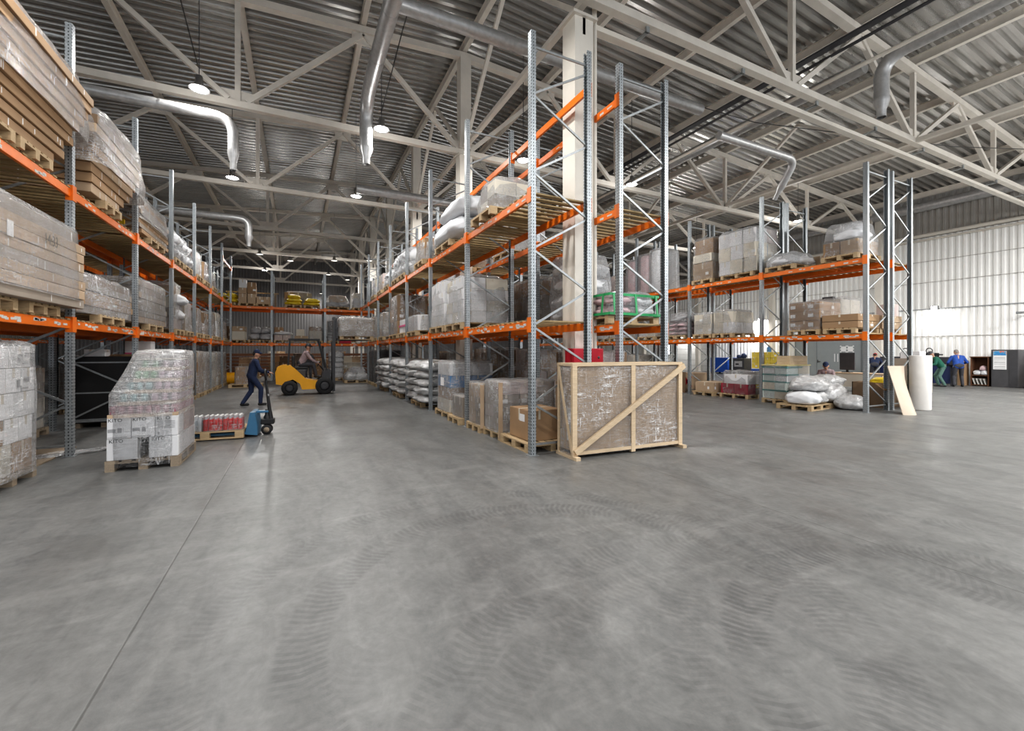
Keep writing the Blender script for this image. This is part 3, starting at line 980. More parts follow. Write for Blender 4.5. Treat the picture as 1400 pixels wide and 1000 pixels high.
USED = {}
def load(short, cat, x, y, z, rz=0.0, pal=1, pl=(1.2, .8), near=False, old=False, prz=None, name='pallet_load', group='loaded goods', plabel=None, fit=True):
    """an Empty for the load; pal puts a wooden pallet (a thing of its own) underneath"""
    hy = max(pl[1] / 2 + .03, .54) if rz == 0 and pl[1] < 1.35 else pl[1] / 2
    for xm, y0_, p_ in ((XA - DEP / 2, YA, PA), (XA - DEP * 1.5 - .25, YA, PA), (XC + DEP / 2, YC, PC), (XC + DEP * 1.5 + .67, YC, PC), (XR + DEP / 2, YR, PC), (XR + DEP * 1.5 + .25, YR, PC)):
        if abs(x - xm) < .2 and rz == 0 and YC < y < 26.5 and hy < 1.3 and fit:
            k_ = math.floor((y - y0_) / p_); lo, hi = y0_ + k_ * p_ + .07 + hy, y0_ + (k_ + 1) * p_ - .07 - hy
            y = min(max(y, lo), max(hi, lo))
    if pal:
        if not plabel:
            ws = ('pallet under the ' + short).split()
            if len(ws) > 16: ws = [w for w in ws if w not in ('the', 'a')]
            plabel = ' '.join(ws[:16])
        pallet(x, y, z, rz if prz is None else prz, plabel, pl[0], pl[1], near, old)
        z += .146
    return thing(name, short, cat, (x, y, z), rz, group)

def flat_cartons(t, L, W, H, n_, mats, seed=0, over=.1, z0=0.0):
    """stack of long flat cartons, long side along local y, ends not flush"""
    rnd = random.Random(seed); h = H / n_
    for k in range(n_):
        l_ = L - rnd.uniform(0, over * 2); w_ = W - rnd.uniform(0, .06)
        carton(t, (rnd.uniform(-.02, .02), rnd.uniform(-over, over) * .5, z0 + h * k + .001), (w_, l_, h - .006), rnd.choice(mats), rnd.uniform(-.01, .01), 'flat')
K, KL, KD, GC, WC, CC, PC_, RC, YC_, BC = (M[q] for q in ('kraft', 'kraft_light', 'kraft_dark', 'grey_carton', 'white_carton', 'cream_carton', 'pink_carton', 'red_carton', 'yellow_carton', 'blue_carton'))
# ================================================================== LEFT RACK
xa = XA - DEP / 2
def boards(t, seed): pass
# --- upper shelf
t = load('huge stack of flat brown cartons on the upper left shelf nearest the camera', 'pallet load', xa + .03, 7.55, D2, pal=0)
pallet(xa, 6.95, D2, 0, 'wooden pallet under the near end of the top left carton stack', near=True)
pallet(xa, 7.85, D2, 0, 'wooden pallet under the far end of the top left carton stack', near=True)
rnd = random.Random(3)
for k in range(11):
    y1 = (8.30, 8.52, 8.42, 8.62, 8.55, 8.66, 8.74, 8.80, 8.84, 8.86, 8.75)[k] - 7.55
    y0 = -1.25 if k < 10 else -.9
    w_ = 1.08 + .012 * k - (.25 if k == 10 else 0)
    xo = .02 + .022 * k
    carton(t, (xo if k < 10 else .0, (y0 + y1) / 2, .147 + .122 * k), (w_, y1 - y0, .116), rnd.choice([K, KL, K]), rnd.uniform(-.01, .01), 'flat')
b = MB(); b.box(.565, .572, .55, .66, .50, .80); b.build('yellow_green_label', M['sack_yellow'], t)
film_part(t, 1.26, 2.56, 1.5, .62, 'film', .10, .025, 2, .05, off=(.17, .05))
t = load('second film-wrapped carton stack on the upper left shelf, wide at its top', 'pallet load', xa + .03, 10.38, D2, near=True, fit=False)
for k in range(8):
    l_ = (1.25, 1.5, 1.75, 1.9, 2.1, 2.3, 2.3, 2.2)[k]
    carton(t, (.018 * k, (l_ - 1.9) * .3, .155 * k + .001), (1.1, l_, .148), rnd.choice([K, KD, KL]), rnd.uniform(-.015, .015), 'flat')
film_part(t, 1.32, 2.42, 1.36, .42, 'film_heavy', .12, .05, 5, .06, off=(.12, .1))
t = load('third stack on the upper left shelf, long pale flat cartons half wrapped', 'pallet load', xa, 13.35, D2, pl=(1.2, 1.2))
flat_cartons(t, 2.5, 1.1, .8, 8, [GC, KL, K], 5, .2)
film_part(t, 1.15, 2.45, .82, .3, 'film', .05, .02, 9)
b = MB(); b.box(-.3, .3, -1.26, -1.2, .1, .2); b.build('yellow_green_label', M['sack_yellow'], t)
for i, (yy, s_) in enumerate(((15.55, 11), (16.75, 12))):
    t = load('%s pallet of bulging white bags on the upper left shelf' % ('nearer' if i == 0 else 'farther'), 'pallet load', xa, yy, D2, pl=(1.2, 1.0))
    sacks(t, 1.1, 1.0, .75, 1, 2, 2, 'sack_white', s_); film_part(t, 1.15, 1.05, .8, 0, 'film', .2, .05, s_, .05)
for i, yy in enumerate((18.45, 19.9, 21.6)):
    t = load('film-wrapped brown boxes on the upper left shelf, %s after the white bags' % ('first', 'second', 'third')[i], 'pallet load', xa, yy, D2, pl=(1.2, 1.0))
    stack(t, 1.1, .95, .78 - .1 * i, 2, 2, 2, [K, GC, PC_], 0, seed=20 + i); film_part(t, 1.12, .97, .8 - .1 * i, 0, 'film_heavy', .06, .03, 20 + i)
# --- middle shelf
t = load('wide stack of flat cartons marked 14:33 on the lower left shelf', 'pallet load', xa + .17, 7.45, D1, pal=0)
pallet(xa, 7.0, D1, 0, 'wooden pallet under the near half of the cartons marked 14:33', near=True)
pallet(xa, 8.05, D1, 0, 'wooden pallet under the far half of the cartons marked 14:33', near=True)
rnd = random.Random(8)
for k in range(8):
    y1 = (8.84, 8.82, 8.84, 8.80, 8.83, 8.80, 8.84, 8.70)[k] - 7.45
    carton(t, (rnd.uniform(-.015, .015), (-1.4 + y1) / 2, .147 + .135 * k), (1.12 if k < 7 else 1.06, y1 + 1.4, .129 if k != 7 else .17), rnd.choice([KL, GC, KL]), rnd.uniform(-.006, .006), 'flat')
text_part('handwritten_number', '14:33', .20, plain('marker_ink', (.10, .09, .08), .6), t, (.607, .10, .88), (PI / 2, 0, PI / 2), .8)
b = MB(); b.box(.575, .58, -.62, -.50, .80, .98); b.build('white_paper_label', M['paper'], t)
film_part(t, 1.16, 2.8, 1.28, .25, 'film_thin', .03, .010, 31, .02, off=(0, 0))
for i, (yy, L_, h_) in enumerate(((10.45, 2.5, .62), (13.2, 2.3, .95))):
    t = load(('dark film-wrapped bundle of long flat cartons past the 14:33 stack', 'taller long grey-brown bundle between the second and third left posts')[i], 'pallet load', xa, yy, D1, pl=(1.2, 1.2), near=(i == 0))
    flat_cartons(t, L_, 1.1, h_, 5 + 2 * i, [K, KD, GC] if i == 0 else [GC, KL], 40 + i, .1); film_part(t, 1.14, L_, h_ + .02, -.02, 'film_heavy' if i == 0 else 'film', .03, .03, 41 + i)
t = load('open brown carton with colourful contents behind the long grey-brown bundle', 'pallet load', xa - .1, 14.67, D1, pal=0, fit=False)
stack(t, .8, .5, 1.2, 1, 1, 3, [K, GC], 0, seed=2); film_part(t, .82, .52, 1.2, 0, 'film', .1, .03, 44)
t = load('tall mixed pile of white bags and brown boxes at the fourth left bay', 'pallet load', xa, 15.6, D1, pl=(1.2, 1.0))
stack(t, 1.05, .9, .6, 2, 2, 2, [K, GC, PC_], 0, seed=51)
stack(t, 1.0, .85, .62, 2, 2, 2, [WC, CC, K], .6, seed=52)
for q, (sx_, z_) in enumerate(((.3, .28), (.35, .72))):
    sack(t, (sx_, .1, z_), (.75, .8, .32), 'sack_white', .2, q)
film_part(t, 1.12, .97, 1.3, 0, 'film', .08, .04, 53)
specs = [(16.9, .9, 'low wrapped boxes beside the tall mixed pile on the lower left shelf', [GC, PC_, K]),
         (18.5, .85, 'brown wrapped boxes under the white crinkled top at the fifth left bay', [K, KD, WC]),
         (19.8, .8, 'second brown wrapped load at the fifth left bay', [K, KD]),
         (21.4, .95, 'wrapped brown boxes with a white tall bag at the sixth left bay', [K, GC]),
         (22.6, 1.0, 'white wrapped stack near the far end of the lower left shelf', [WC, CC]),
         (24.6, .75, 'last grey-brown wrapped load on the lower left shelf', [GC, K])]
for i, (yy, h_, lb, ms) in enumerate(specs):
    t = load(lb, 'pallet load', xa, yy, D1, pl=(1.2, 1.0))
    stack(t, 1.1, .95, h_, 2, 2, 2 if h_ < .95 else 3, ms, 0, seed=60 + i); film_part(t, 1.12, .97, h_ + .01, 0, 'film_heavy', .08, .04, 60 + i, .04)
# --- floor under the left rack
t = load('tall stack of white boxes at the left edge of the photo', 'pallet load', xa + .02, 7.28, 0, pl=(1.2, .98), near=True, old=True)
rnd = random.Random(5)
for k, (z_, h_, ms) in enumerate(((0, .36, [K, CC, K]), (.362, .30, [WC, K, WC]), (.664, .30, [WC]), (.966, .29, [WC]), (1.258, .27, [WC]))):
    o_ = (0, .0, .015, .02, -.02)[k]
    for i in range(2):
        for j in range(3 if k in (1, 3) else 2):
            nj = 3 if k in (1, 3) else 2
            carton(t, (-.29 + .58 * i + o_, -.46 + .92 * (j + .5) / nj + (.02 if k == 2 else 0), z_ + .001), (.565, .92 / nj - .012, h_ - .005), ms[(i + j) % len(ms)], rnd.uniform(-.02, .02))
film_part(t, 1.25, 1.0, 1.54, -.05, 'film', .02, .03, 70)
for k, z_ in enumerate((1.02, 1.32)):
    b = MB(); b.box(.606, .608, .05, .10, z_, z_ + .10); b.box(.606, .608, .15, .28, z_ - .02, z_ + .0); b.box(.606, .608, .2, .3, z_ + .06, z_ + .12); b.build('box_print', M['grey_print'], t)
t = load('grey film-wrapped boxes deep inside the left rack behind the white stack', 'pallet load', XA - DEP - .25 - DEP / 2, 11.2, 0, pl=(1.2, .8), old=True)
stack(t, 1.1, .78, 1.15, 2, 2, 4, [GC, CC], 0, seed=72); film_part(t, 1.12, .8, 1.17, 0, 'film_heavy', .05, .03, 72)
# black wrapped crate
t = load('big black wrapped crate on the floor inside the left rack', 'crate', xa - .03, 13.1, 0, pal=0, name='black_crate', group=None)
b = MB(); b.box(-.56, .54, -1.0, 1.0, .10, 1.50, 0, None, .02); b.build('wrapped_body', M['black'], t)
b = MB()
for z_ in (.16, .72, 1.36): b.box(-.57, .55, -1.012, -1.0, z_, z_ + .03); b.box(.54, .552, -1.0, 1.0, z_, z_ + .03)
b.build('grey_strap', M['zinc'], t)
for px in (-.45, 0, .43):
    b = MB(); b.box(px - .06, px + .06, -.98, .98, 0, .10); b.build('bearer', M['pallet_old'], t)
t = load('white box lying on the black crate', 'box', xa - .25, 12.45, 1.501, pal=0, name='white_box', group=None)
carton(t, (0, 0, 0), (.34, .3, .15), WC)
t = load('crumpled brown cardboard lying on the black crate', 'cardboard', xa + .2, 13.0, 1.501, pal=0, name='cardboard_sheet', group=None)
b = MB()
for i in range(4): b.box(-.4 + .03 * i, .35, -.5 + .05 * i, .5 - .04 * i, .012 * i, .012 * i + .008)
b.build('sheet', K, t)
t = load('white box with a pink stripe on top of the black crate', 'box', xa + .15, 13.75, 1.501, pal=0, name='striped_box', group=None)
carton(t, (0, 0, 0), (.5, .35, .36), WC, deco=False); b = MB(); b.box(-.252, .252, -.177, .177, .02, .08); b.build('pink_stripe', M['pink_stripe'], t)
# film scrap on the floor by the first left post
b = MB(); rnd = random.Random(4); vs = []; NX, NY = 16, 8
for j in range(NY + 1):
    for i in range(NX + 1):
        u_, v_ = i / NX, j / NY
        vs.append((-3.75 + 1.75 * u_ + rnd.uniform(-.03, .03), 8.55 + .35 * v_ + 1.15 * u_ + rnd.uniform(-.03, .03) , .012 + (.11 * max(0, mnoise.noise(Vector((u_ * 6, v_ * 5, 2.0)))) + rnd.uniform(0, .02)) * (1 - .5 * u_)))
b.add(vs, [(j * (NX + 1) + i, j * (NX + 1) + i + 1, (j + 1) * (NX + 1) + i + 1, (j + 1) * (NX + 1) + i) for j in range(NY) for i in range(NX)], 0, True)
tag(b.build('film_scrap', M['film_heavy']), 'crumpled scrap of clear film on the floor by the nearest left post', 'plastic film')
b = MB(); b.box(-4.05, -3.25, 8.1, 8.85, 0.002, .022); b.box(-4.0, -3.3, 8.95, 9.7, .002, .02)
tag(b.build('floor_board', M['pallet_old']), 'worn brown boards lying on the floor inside the first left bay', 'boards')
specs = [(16.12, 1.3, 'dark wrapped cartons on the floor past the black crate', [KD, GC]), (17.5, 1.4, 'black film-wrapped pallet on the floor at the fourth left bay', [GC, KD]),
         (18.8, 1.45, 'brown column of wrapped cartons on the floor at the fifth left bay', [K, KL]), (20.1, 1.42, 'grey wrapped cartons next to the brown column on the left', [GC]),
         (21.4, 1.4, 'second grey wrapped load past the brown column on the left', [GC, CC]), (22.8, 1.42, 'third grey wrapped load past the brown column on the left', [GC, CC]),
         (24.3, 1.4, 'last grey wrapped load on the floor of the left rack', [GC, KL])]
for i, (yy, h_, lb, ms) in enumerate(specs):
    t = load(lb, 'pallet load', xa, yy, 0, pl=(1.2, 1.0))
    stack(t, 1.1, 1.0, h_, 2, 2, 4, ms, 0, seed=80 + i); film_part(t, 1.14, 1.04, h_ + .01, 0, 'film_dark' if i == 1 else 'film_heavy', .03, .03, 80 + i)
# second row and the rack beyond it
xb = XA - DEP - .25 - DEP / 2
specs = [(xb, 9.6, D1, .5, 'low dark cartons on the back left rack, lower shelf, nearest'), (xb, 11.2, D1, .8, 'green and brown wrapped load on the back left rack'),
         (xb, 13.6, D1, .7, 'pale wrapped cartons on the back left rack, lower shelf'), (xb, 16.6, D1, .8, 'grey wrapped cartons on the back left rack, fourth bay'),
         (xb, 10.4, D2, .8, 'brown cartons on the back left rack, upper shelf'), (xb, 14.2, D2, .7, 'grey cartons on the back left rack, upper shelf'),
         (xb, 8.0, 0, 1.2, 'dim brown boxes on the floor of the back left rack, nearest bay'), (xb, 15.4, 0, 1.3, 'dim grey boxes on the floor of the back left rack, third bay'),
         (-9.9, 9.2, D1, .7, 'mixed cartons on the far left rack, first seen through the gap'), (-9.9, 11.4, D1, .8, 'white cartons on the far left rack seen through the gap'),
         (-9.9, 14.0, D1, .8, 'brown cartons on the far left rack seen through the gap'), (-9.9, 12.5, 0, 1.3, 'dark cartons on the floor of the far left rack'),
         (-9.9, 16.5, 0, 1.3, 'brown boxes on the floor of the far left rack')]
for i, (xx, yy, zz, h_, lb) in enumerate(specs):
    t = load(lb, 'pallet load', xx, yy, zz, pl=(1.2, 1.0))
    ms = [[K, KD], [K, M['green']], [CC, KL], [GC], [K], [GC, K], [K, KD], [GC], [K, CC, RC], [WC], [K, KL], [KD], [K]][i]
    stack(t, 1.1, .95, h_, 2, 2, 2 if h_ < 1 else 3, ms, 0, seed=100 + i); film_part(t, 1.12, .97, h_ + .01, 0, 'film', .05, .03, 100 + i)

# ================================================================== WHITE WRAPPED STACK ON THE AISLE FLOOR
t = load('wrapped stack of white boxes and drink packs standing in the left aisle', 'pallet load', -1.885, 8.08, 0, pal=0)
pallet(-1.885, 8.08, 0, PI / 2, 'worn wooden pallet under the white boxes in the left aisle', 1.12, .80, True, True)
Z0 = .147
for j in range(3):
    for s in (-1, 1):
        carton(t, (s * .222, -.37 + .37 * j, Z0), (.325, .36, .285), WC, 0, False)
for j in range(3):
    for i in range(3):
        carton(t, (-.255 + .255 * i, -.37 + .37 * j, Z0 + .288), (.25, .362, .275), WC if not (i == 2 and j > 0) else PC_, 0, False)
fy = -.37 - .182
for x_, z_ in ((-.36, Z0 + .235), (.09, Z0 + .235), (-.37, Z0 + .515), (-.115, Z0 + .515), (.145, Z0 + .515)):
    text_part('box_print', 'KITO', .065, M['print'], t, (x_, fy - .0005, z_), (PI / 2, 0, 0))
b = MB()
for x_ in (-.37, -.115):
    b.box(x_ + .10, x_ + .145, fy - .001, fy, Z0 + .37, Z0 + .43); b.box(x_, x_ + .08, fy - .001, fy, Z0 + .375, Z0 + .42)
    b.box(x_ - .005, x_ + .20, fy - .001, fy, Z0 + .305, Z0 + .312); b.box(x_ + .16, x_ + .162, fy - .001, fy, Z0 + .36, Z0 + .44)
for q in range(5): b.box(.15 + .01 * (q % 2), .35, fy - .001, fy, Z0 + .40 + .022 * q, Z0 + .408 + .022 * q)
b.box(.16, .18, fy - .001, fy, Z0 + .31, Z0 + .35)
b.build('box_print', M['grey_print'], t)
zc = Z0 + .565
M['can_green'] = plain('green_cans', (.06, .30, .10), .4, 0, .3, 18); M['can_teal'] = plain('teal_cans', (.16, .34, .36), .4, 0, .35, 18)
M['can_lilac'] = plain('lilac_cans', (.40, .27, .34), .4, 0, .35, 18); M['can_red'] = plain('crimson_cans', (.34, .10, .15), .4, 0, .4, 18)
def can_pack(c, s, mat):
    p = thing('drink_pack', None, None, c); p.parent = t
    b = MB(); b.box(-s[0] / 2, s[0] / 2, -s[1] / 2, s[1] / 2, 0, .045); b.build('tray', KL, p)
    b = MB(); nx_ = max(2, int(s[0] / .085)); ny_ = max(2, int(s[1] / .085))
    for i in range(nx_):
        for j in range(ny_):
            if 0 < i < nx_ - 1 and 0 < j < ny_ - 1: continue
            q = (-s[0] / 2 + s[0] * (i + .5) / nx_, -s[1] / 2 + s[1] * (j + .5) / ny_, 0)
            b.lathe([(.0, .046), (.036, .046), (.038, .06), (.038, s[2] - .015), (.028, s[2] - .002), (0, s[2] - .002)], q, 10)
    b.build('cans', mat, p)
tiers = [(.76, 1.10, 0, .0, ('can_red', 'can_red')), (.68, 1.0, .03, .05, ('can_teal', 'can_lilac')), (.62, .92, .06, .09, ('can_teal', 'can_lilac')), (.54, .84, .09, .12, ('can_green', 'can_lilac')), (.48, .76, .11, .14, ('can_green', 'can_lilac'))]
for k, (w_, d_, ox, oy, ms) in enumerate(tiers):
    for i in range(2):
        for j in range(3):
            can_pack((ox - w_ / 4 + w_ / 2 * i, oy - d_ / 3 + d_ / 3 * j, zc + .155 * k), (w_ / 2 - .006, d_ / 3 - .006, .152), M[ms[i]])
b = MB(); b.box(-.15, .36, -.24, .50, zc + .776, zc + .785); b.build('cover_board', CC, t)
# one sleeve of film: straight around the boxes, tapering over the packs
b = MB(); per = 40; rows = [(-.10, .40, .565, 0, 0), (.15, .405, .57, 0, 0), (.40, .40, .57, 0, 0), (.565, .395, .57, 0, 0), (.72, .40, .575, 0, 0), (.87, .385, .56, .0, .0), (1.02, .365, .53, .03, .03), (1.16, .335, .49, .06, .07), (1.30, .31, .46, .08, .1), (1.42, .285, .43, .10, .12), (1.47, .265, .40, .11, .13), (1.49, .15, .25, .11, .13), (1.495, .02, .03, .11, .13)]
vs = []
for i, (z_, hx, hy, ox, oy) in enumerate(rows):
    for q in range(per):
        a = 2 * PI * q / per + PI / 4
        cx_, sy_ = math.cos(a), math.sin(a); k_ = 1 / (abs(cx_) ** 7 + abs(sy_) ** 7) ** (1 / 7)
        p = Vector((cx_ * k_ * hx + ox, sy_ * k_ * hy + oy, z_ + .147 - (0 if i else 0)))
        nz = mnoise.noise(Vector((p.x * 4, p.y * 4, p.z * 5)))
        p += Vector((cx_, sy_, 0)) * (.012 + .022 * nz if i > 4 else .006 + .006 * nz)
        vs.append(p)
b.add(vs, [(i * per + q, i * per + (q + 1) % per, (i + 1) * per + (q + 1) % per, (i + 1) * per + q) for i in range(len(rows) - 1) for q in range(per)], 0, True)
M['film_mid'] = filmmat('bunched_stretch_film', .30, .95)
fo = b.mesh('stretch_film', [M['film_thin'], M['film_mid']])
for p_i in fo.polygons:
    if p_i.center.z > .72: p_i.material_index = 1
obj('stretch_film', fo, t)

# ================================================================== PALLET JACK WITH BOTTLES
pallet(-1.46, 9.78, 0.02, math.radians(-4), 'low wooden pallet of bottles lifted on the blue pallet jack', 1.2, .8, True)
BOT = MB(); BOT.lathe([(0, 0), (.036, 0), (.038, .012), (.037, .06), (.038, .12), (.037, .185), (.028, .215), (.014, .24), (.013, .262), (0, .262)], seg=12)
CAP = MB(); CAP.lathe([(0, .262), (.016, .262), (.016, .285), (0, .285)], seg=10)
LABB = MB(); LABB.lathe([(.0385, .015), (.0387, .19), (.030, .215)], seg=12)
mb_, mc_, ml_ = BOT.mesh('bottle', M['bottle']), CAP.mesh('cap', M['white']), LABB.mesh('label_band', M['bottle_red'])
rzp = math.radians(-4)
for i, (ox, red, lb, nx_) in enumerate(((-.28, 0, 'pack of clear water bottles on the pallet jack pallet', 6), (.12, 1, 'red labelled bottle pack on the jack pallet, middle one', 4), (.42, 1, 'red labelled bottle pack on the jack pallet, beside the jack', 4))):
    cx_ = -1.46 + ox * math.cos(rzp) + .27 * math.sin(rzp); cy_ = 9.78 + ox * math.sin(rzp) - .27 * math.cos(rzp)
    t = thing('bottle_pack', lb, 'bottle pack', (cx_, cy_, .166), rzp, 'bottle packs')
    for a in range(nx_):
        for c in range(3):
            o = obj('bottle', mb_ if not red else mb_, t, ((a - (nx_ - 1) / 2) * .077, (c - 1) * .077, 0))
            obj('cap', mc_, o)
            if red: obj('label_band', ml_, o)
    film_part(t, nx_ * .077, .231, .255, 0, 'film_thin', .05, .006, 120 + i, round_=.02)
    b = MB(); b.box(-nx_ * .0385, nx_ * .0385, -.116, .116, .0, .012); b.build('tray', KL, t)
t = thing('pallet_jack', 'blue hand pallet jack with a tall black handle in the left aisle', 'pallet jack', (-.80, 9.72, 0), math.radians(-4))
for s in (-1, 1):
    b = MB(); b.box(-1.15, -.02, s * .19 - .075, s * .19 + .075, .06, .105, 0, None, .012); b.box(-1.20, -1.13, s * .19 - .055, s * .19 + .055, .06, .09); b.build('fork', M['blue'], t)
    b = MB(); b.lathe([(0, -.035), (.038, -.035), (.038, .035), (0, .035)], (-1.02, s * .19, .039), 14, axis='y'); b.build('load_roller', M['dark'], t)
b = MB(); b.prism([(-.06, .06), (.14, .03), (.14, .20), (.10, .46), (.02, .46)], (-.27, .27)); b.build('body', M['blue'], t)
b = MB(); b.box(.02, .30, -.05, .05, .42, .46, 0, None, .01); b.build('top_arm', M['blue'], t)
b = MB(); b.lathe([(0, 0), (.055, 0), (.06, .02), (.06, .16), (.035, .20), (.035, .3), (0, .3)], (.27, 0, .18), 14); b.box(.17, .40, -.09, .09, .20, .30, 0, None, .015); b.build('pump', M['black'], t)
for s in (-1, 1):
    b = MB(); b.lathe([(0, -.03), (.09, -.03), (.095, -.02), (.095, .02), (.09, .03), (0, .03)], (.27, s * .06, .095), 20, axis='y'); w_ = b.build('steer_wheel', M['rubber'], t)
    b = MB(); b.lathe([(0, -.034), (.05, -.034), (.05, .034), (0, .034)], (.27, s * .06, .095), 14, axis='y'); b.build('hub', M['pallet_old'], w_)
b = MB(); b.tube([(.33, 0, .28), (.31, 0, .5), (.26, 0, .95), (.25, 0, 1.08)], .022, 10, rad=[.05, .032, .022, .022]); b.build('handle_shaft', M['black'], t)
b = MB(); b.tube([(.25, 0, 1.05), (.25, .08, 1.12), (.245, .09, 1.22), (.24, 0, 1.26), (.245, -.09, 1.22), (.25, -.08, 1.12), (.25, 0, 1.05)], .017, 8); b.build('handle_grip', M['black'], t)
b = MB(); b.tube([(.288, 0, .74), (.285, 0, .78)], .026, 10); b.build('handle_collar', M['steel'], t)

# ================================================================== MIDDLE RACKS
x1 = XC + DEP / 2; x2 = XC + DEP + .67 + DEP / 2
# upper shelf of the row facing the left aisle
t = load('clear film-wrapped bundle on the middle upper shelf nearest the camera', 'pallet load', x1 - .05, 7.72, D2, pl=(1.2, 1.0), near=True)
stack(t, .9, .75, .55, 2, 2, 2, [WC, CC, GC], 0, seed=130, deco=False); film_part(t, .98, .82, .6, 0, 'film_heavy', .18, .07, 130, .08)
pallet(x1, 10.35, D2, 0, 'wooden pallet under the two big white sacks on the middle upper shelf', 1.2, 1.2, True)
o = sack(None, (x1, 10.3, D2 + .146), (1.25, 2.2, .58), 'sack_white', 0, 1); tag(o, 'lower of two big white sacks on the middle upper shelf', 'sack', 'big white sacks')
o = sack(None, (x1, 9.95, D2 + .146 + .50), (1.1, 1.8, .55), 'sack_white', .08, 2); tag(o, 'top one of two big white sacks on the middle upper shelf', 'sack', 'big white sacks')
specs = [(12.7, .62, 'small brown wrapped load behind the big white sacks', [GC, K], 'c'), (14.7, .85, 'white wrapped bags at the fourth middle bay, upper shelf, nearer', None, 's'), (16.25, .8, 'white wrapped bags at the fourth middle bay, upper shelf, middle', None, 's'),
         (17.9, .55, 'white wrapped bags at the fifth middle bay, upper shelf', None, 's'), (19.6, .7, 'cream wrapped boxes on the middle upper shelf, second from its far end', [CC, K, PC_], 'c'), (21.4, .75, 'cream wrapped boxes at the far end of the middle upper shelf', [CC, WC, K], 'c')]
for i, (yy, h_, lb, ms, kd) in enumerate(specs):
    t = load(lb, 'pallet load', x1, yy, D2, pl=(1.2, 1.0))
    if kd == 'c': stack(t, 1.05, .95, h_, 2, 2, 2, ms, 0, seed=140 + i)
    else: sacks(t, 1.05, 1.0, h_, 1, 2, 2, 'sack_white', 140 + i)
    film_part(t, 1.1, 1.0, h_ + .02, 0, 'film_heavy', .15, .05, 140 + i, .05)
# upper shelf of the second middle row
for i, (yy, lb) in enumerate(((10.6, 'cream boxes on the upper shelf of the second middle row, nearest'), (13.2, 'white wrapped load on the upper shelf of the second middle row, middle'), (16.4, 'white wrapped load on the upper shelf of the second middle row, farthest'))):
    t = load(lb, 'pallet load', x2, yy, D2, pl=(1.2, 1.0)); stack(t, 1.05, .9, .7, 2, 2, 2, [CC, WC, K], 0, seed=150 + i); film_part(t, 1.1, .95, .72, 0, 'film', .1, .04, 150 + i)
# lower shelf, row facing the left aisle (first bay is bare)
for i, (yy, h_) in enumerate(((9.52, 1.0), (10.86, 1.1))):
    t = load('white wrapped box stack on the middle lower shelf, %s of a pair' % ('nearer' if i == 0 else 'farther'), 'pallet load', x1, yy, D1, pl=(1.2, 1.2), near=True)
    stack(t, 1.1, 1.18, h_, 2, 3, 4, [WC, CC, WC], 0, seed=160 + i); film_part(t, 1.14, 1.22, h_ + .02, 0, 'film_heavy', .16, .06, 160 + i, .08)
t = load('low white boxes behind the white wrapped pair on the middle lower shelf', 'pallet load', x1, 13.6, D1, pl=(1.2, 1.2)); stack(t, 1.1, 1.3, .46, 2, 3, 1, [WC], 0, seed=163); film_part(t, 1.12, 1.32, .47, 0, 'film', .02, .01, 163)
t = load('white box stack with a crimson stripe on the middle lower shelf', 'pallet load', x1, 15.05, D1, pl=(1.2, .9)); stack(t, 1.1, .9, .46, 2, 2, 2, [WC], 0, seed=164, deco=False)
b = MB(); b.box(-.56, .56, -.46, .46, .21, .27); b.build('crimson_stripe', M['pink_stripe'], t)
t = load('tall brown carton block on the middle lower shelf at the fifth bay', 'pallet load', x1, 16.5, D1, pl=(1.2, 1.4)); stack(t, 1.1, 1.4, 1.4, 2, 2, 3, [K, KD], 0, seed=165); film_part(t, 1.12, 1.42, 1.41, 0, 'film', .03, .02, 165)
for i, (yy, h_) in enumerate(((19.2, 1.0), (20.7, .95), (22.2, 1.0))):
    t = load('brown wrapped boxes at the far end of the middle lower shelf, %s' % ('first', 'second', 'third')[i], 'pallet load', x1, yy, D1, pl=(1.2, 1.0)); stack(t, 1.1, .95, h_, 2, 2, 3, [KL, GC, CC], 0, seed=170 + i); film_part(t, 1.12, 1.0, h_ + .01, 0, 'film_heavy', .06, .03, 170 + i)
# lower shelf, second middle row
t = load('low pink and white load held by green straps on the second middle row', 'pallet load', x2 + .02, 6.72, D1, pl=(1.2, 1.2), near=True)
sacks(t, 1.06, 1.14, .40, 2, 2, 2, None, 180, 0, ['sack_pink', 'sack_white', 'sack_pink']); film_part(t, 1.08, 1.16, .42, 0, 'film', .06, .03, 180)
for zz in (.03, .38):
    b = MB()
    k_ = .62 if zz < .2 else .58
    for (a_, c_) in (((-k_, -k_ - .04), (k_, -k_ - .04)), ((k_, -k_ - .04), (k_, k_)), ((k_, k_), (-k_, k_)), ((-k_, k_), (-k_, -k_ - .04))):
        b.bar((a_[0], a_[1], zz), (c_[0], c_[1], zz), .012, .045)
    b.build('green_strap', M['green'], t)
for xx in (-.5, 0, .5):
    b = MB(); b.bar((xx, -.665, .03), (xx, -.63, .39), .045, .01, up=(0, 1, 0)); b.build('green_strap', M['green'], t)
for yy in (-.45, .05, .5):
    b = MB(); b.bar((-.63, yy, .03), (-.59, yy, .39), .01, .045, up=(0, 1, 0)); b.build('green_strap', M['green'], t)
t = load('high white crinkled bag pile behind the green-strapped load', 'pallet load', x2 + .1, 7.92, D1, pl=(1.2, .8)); sacks(t, 1.0, .85, 1.3, 1, 1, 4, 'sack_white', 182); film_part(t, 1.05, .9, 1.35, 0, 'film_heavy', .12, .07, 182, .1)
t = load('grey-brown wrapped cartons on the second middle row beside the cream column', 'pallet load', x2 + .05, 9.58, D1, pl=(1.2, 1.4)); stack(t, 1.1, 1.4, 1.05, 2, 2, 3, [GC, K], 0, seed=183); film_part(t, 1.14, 1.44, 1.08, 0, 'film', .05, .04, 183, .1)
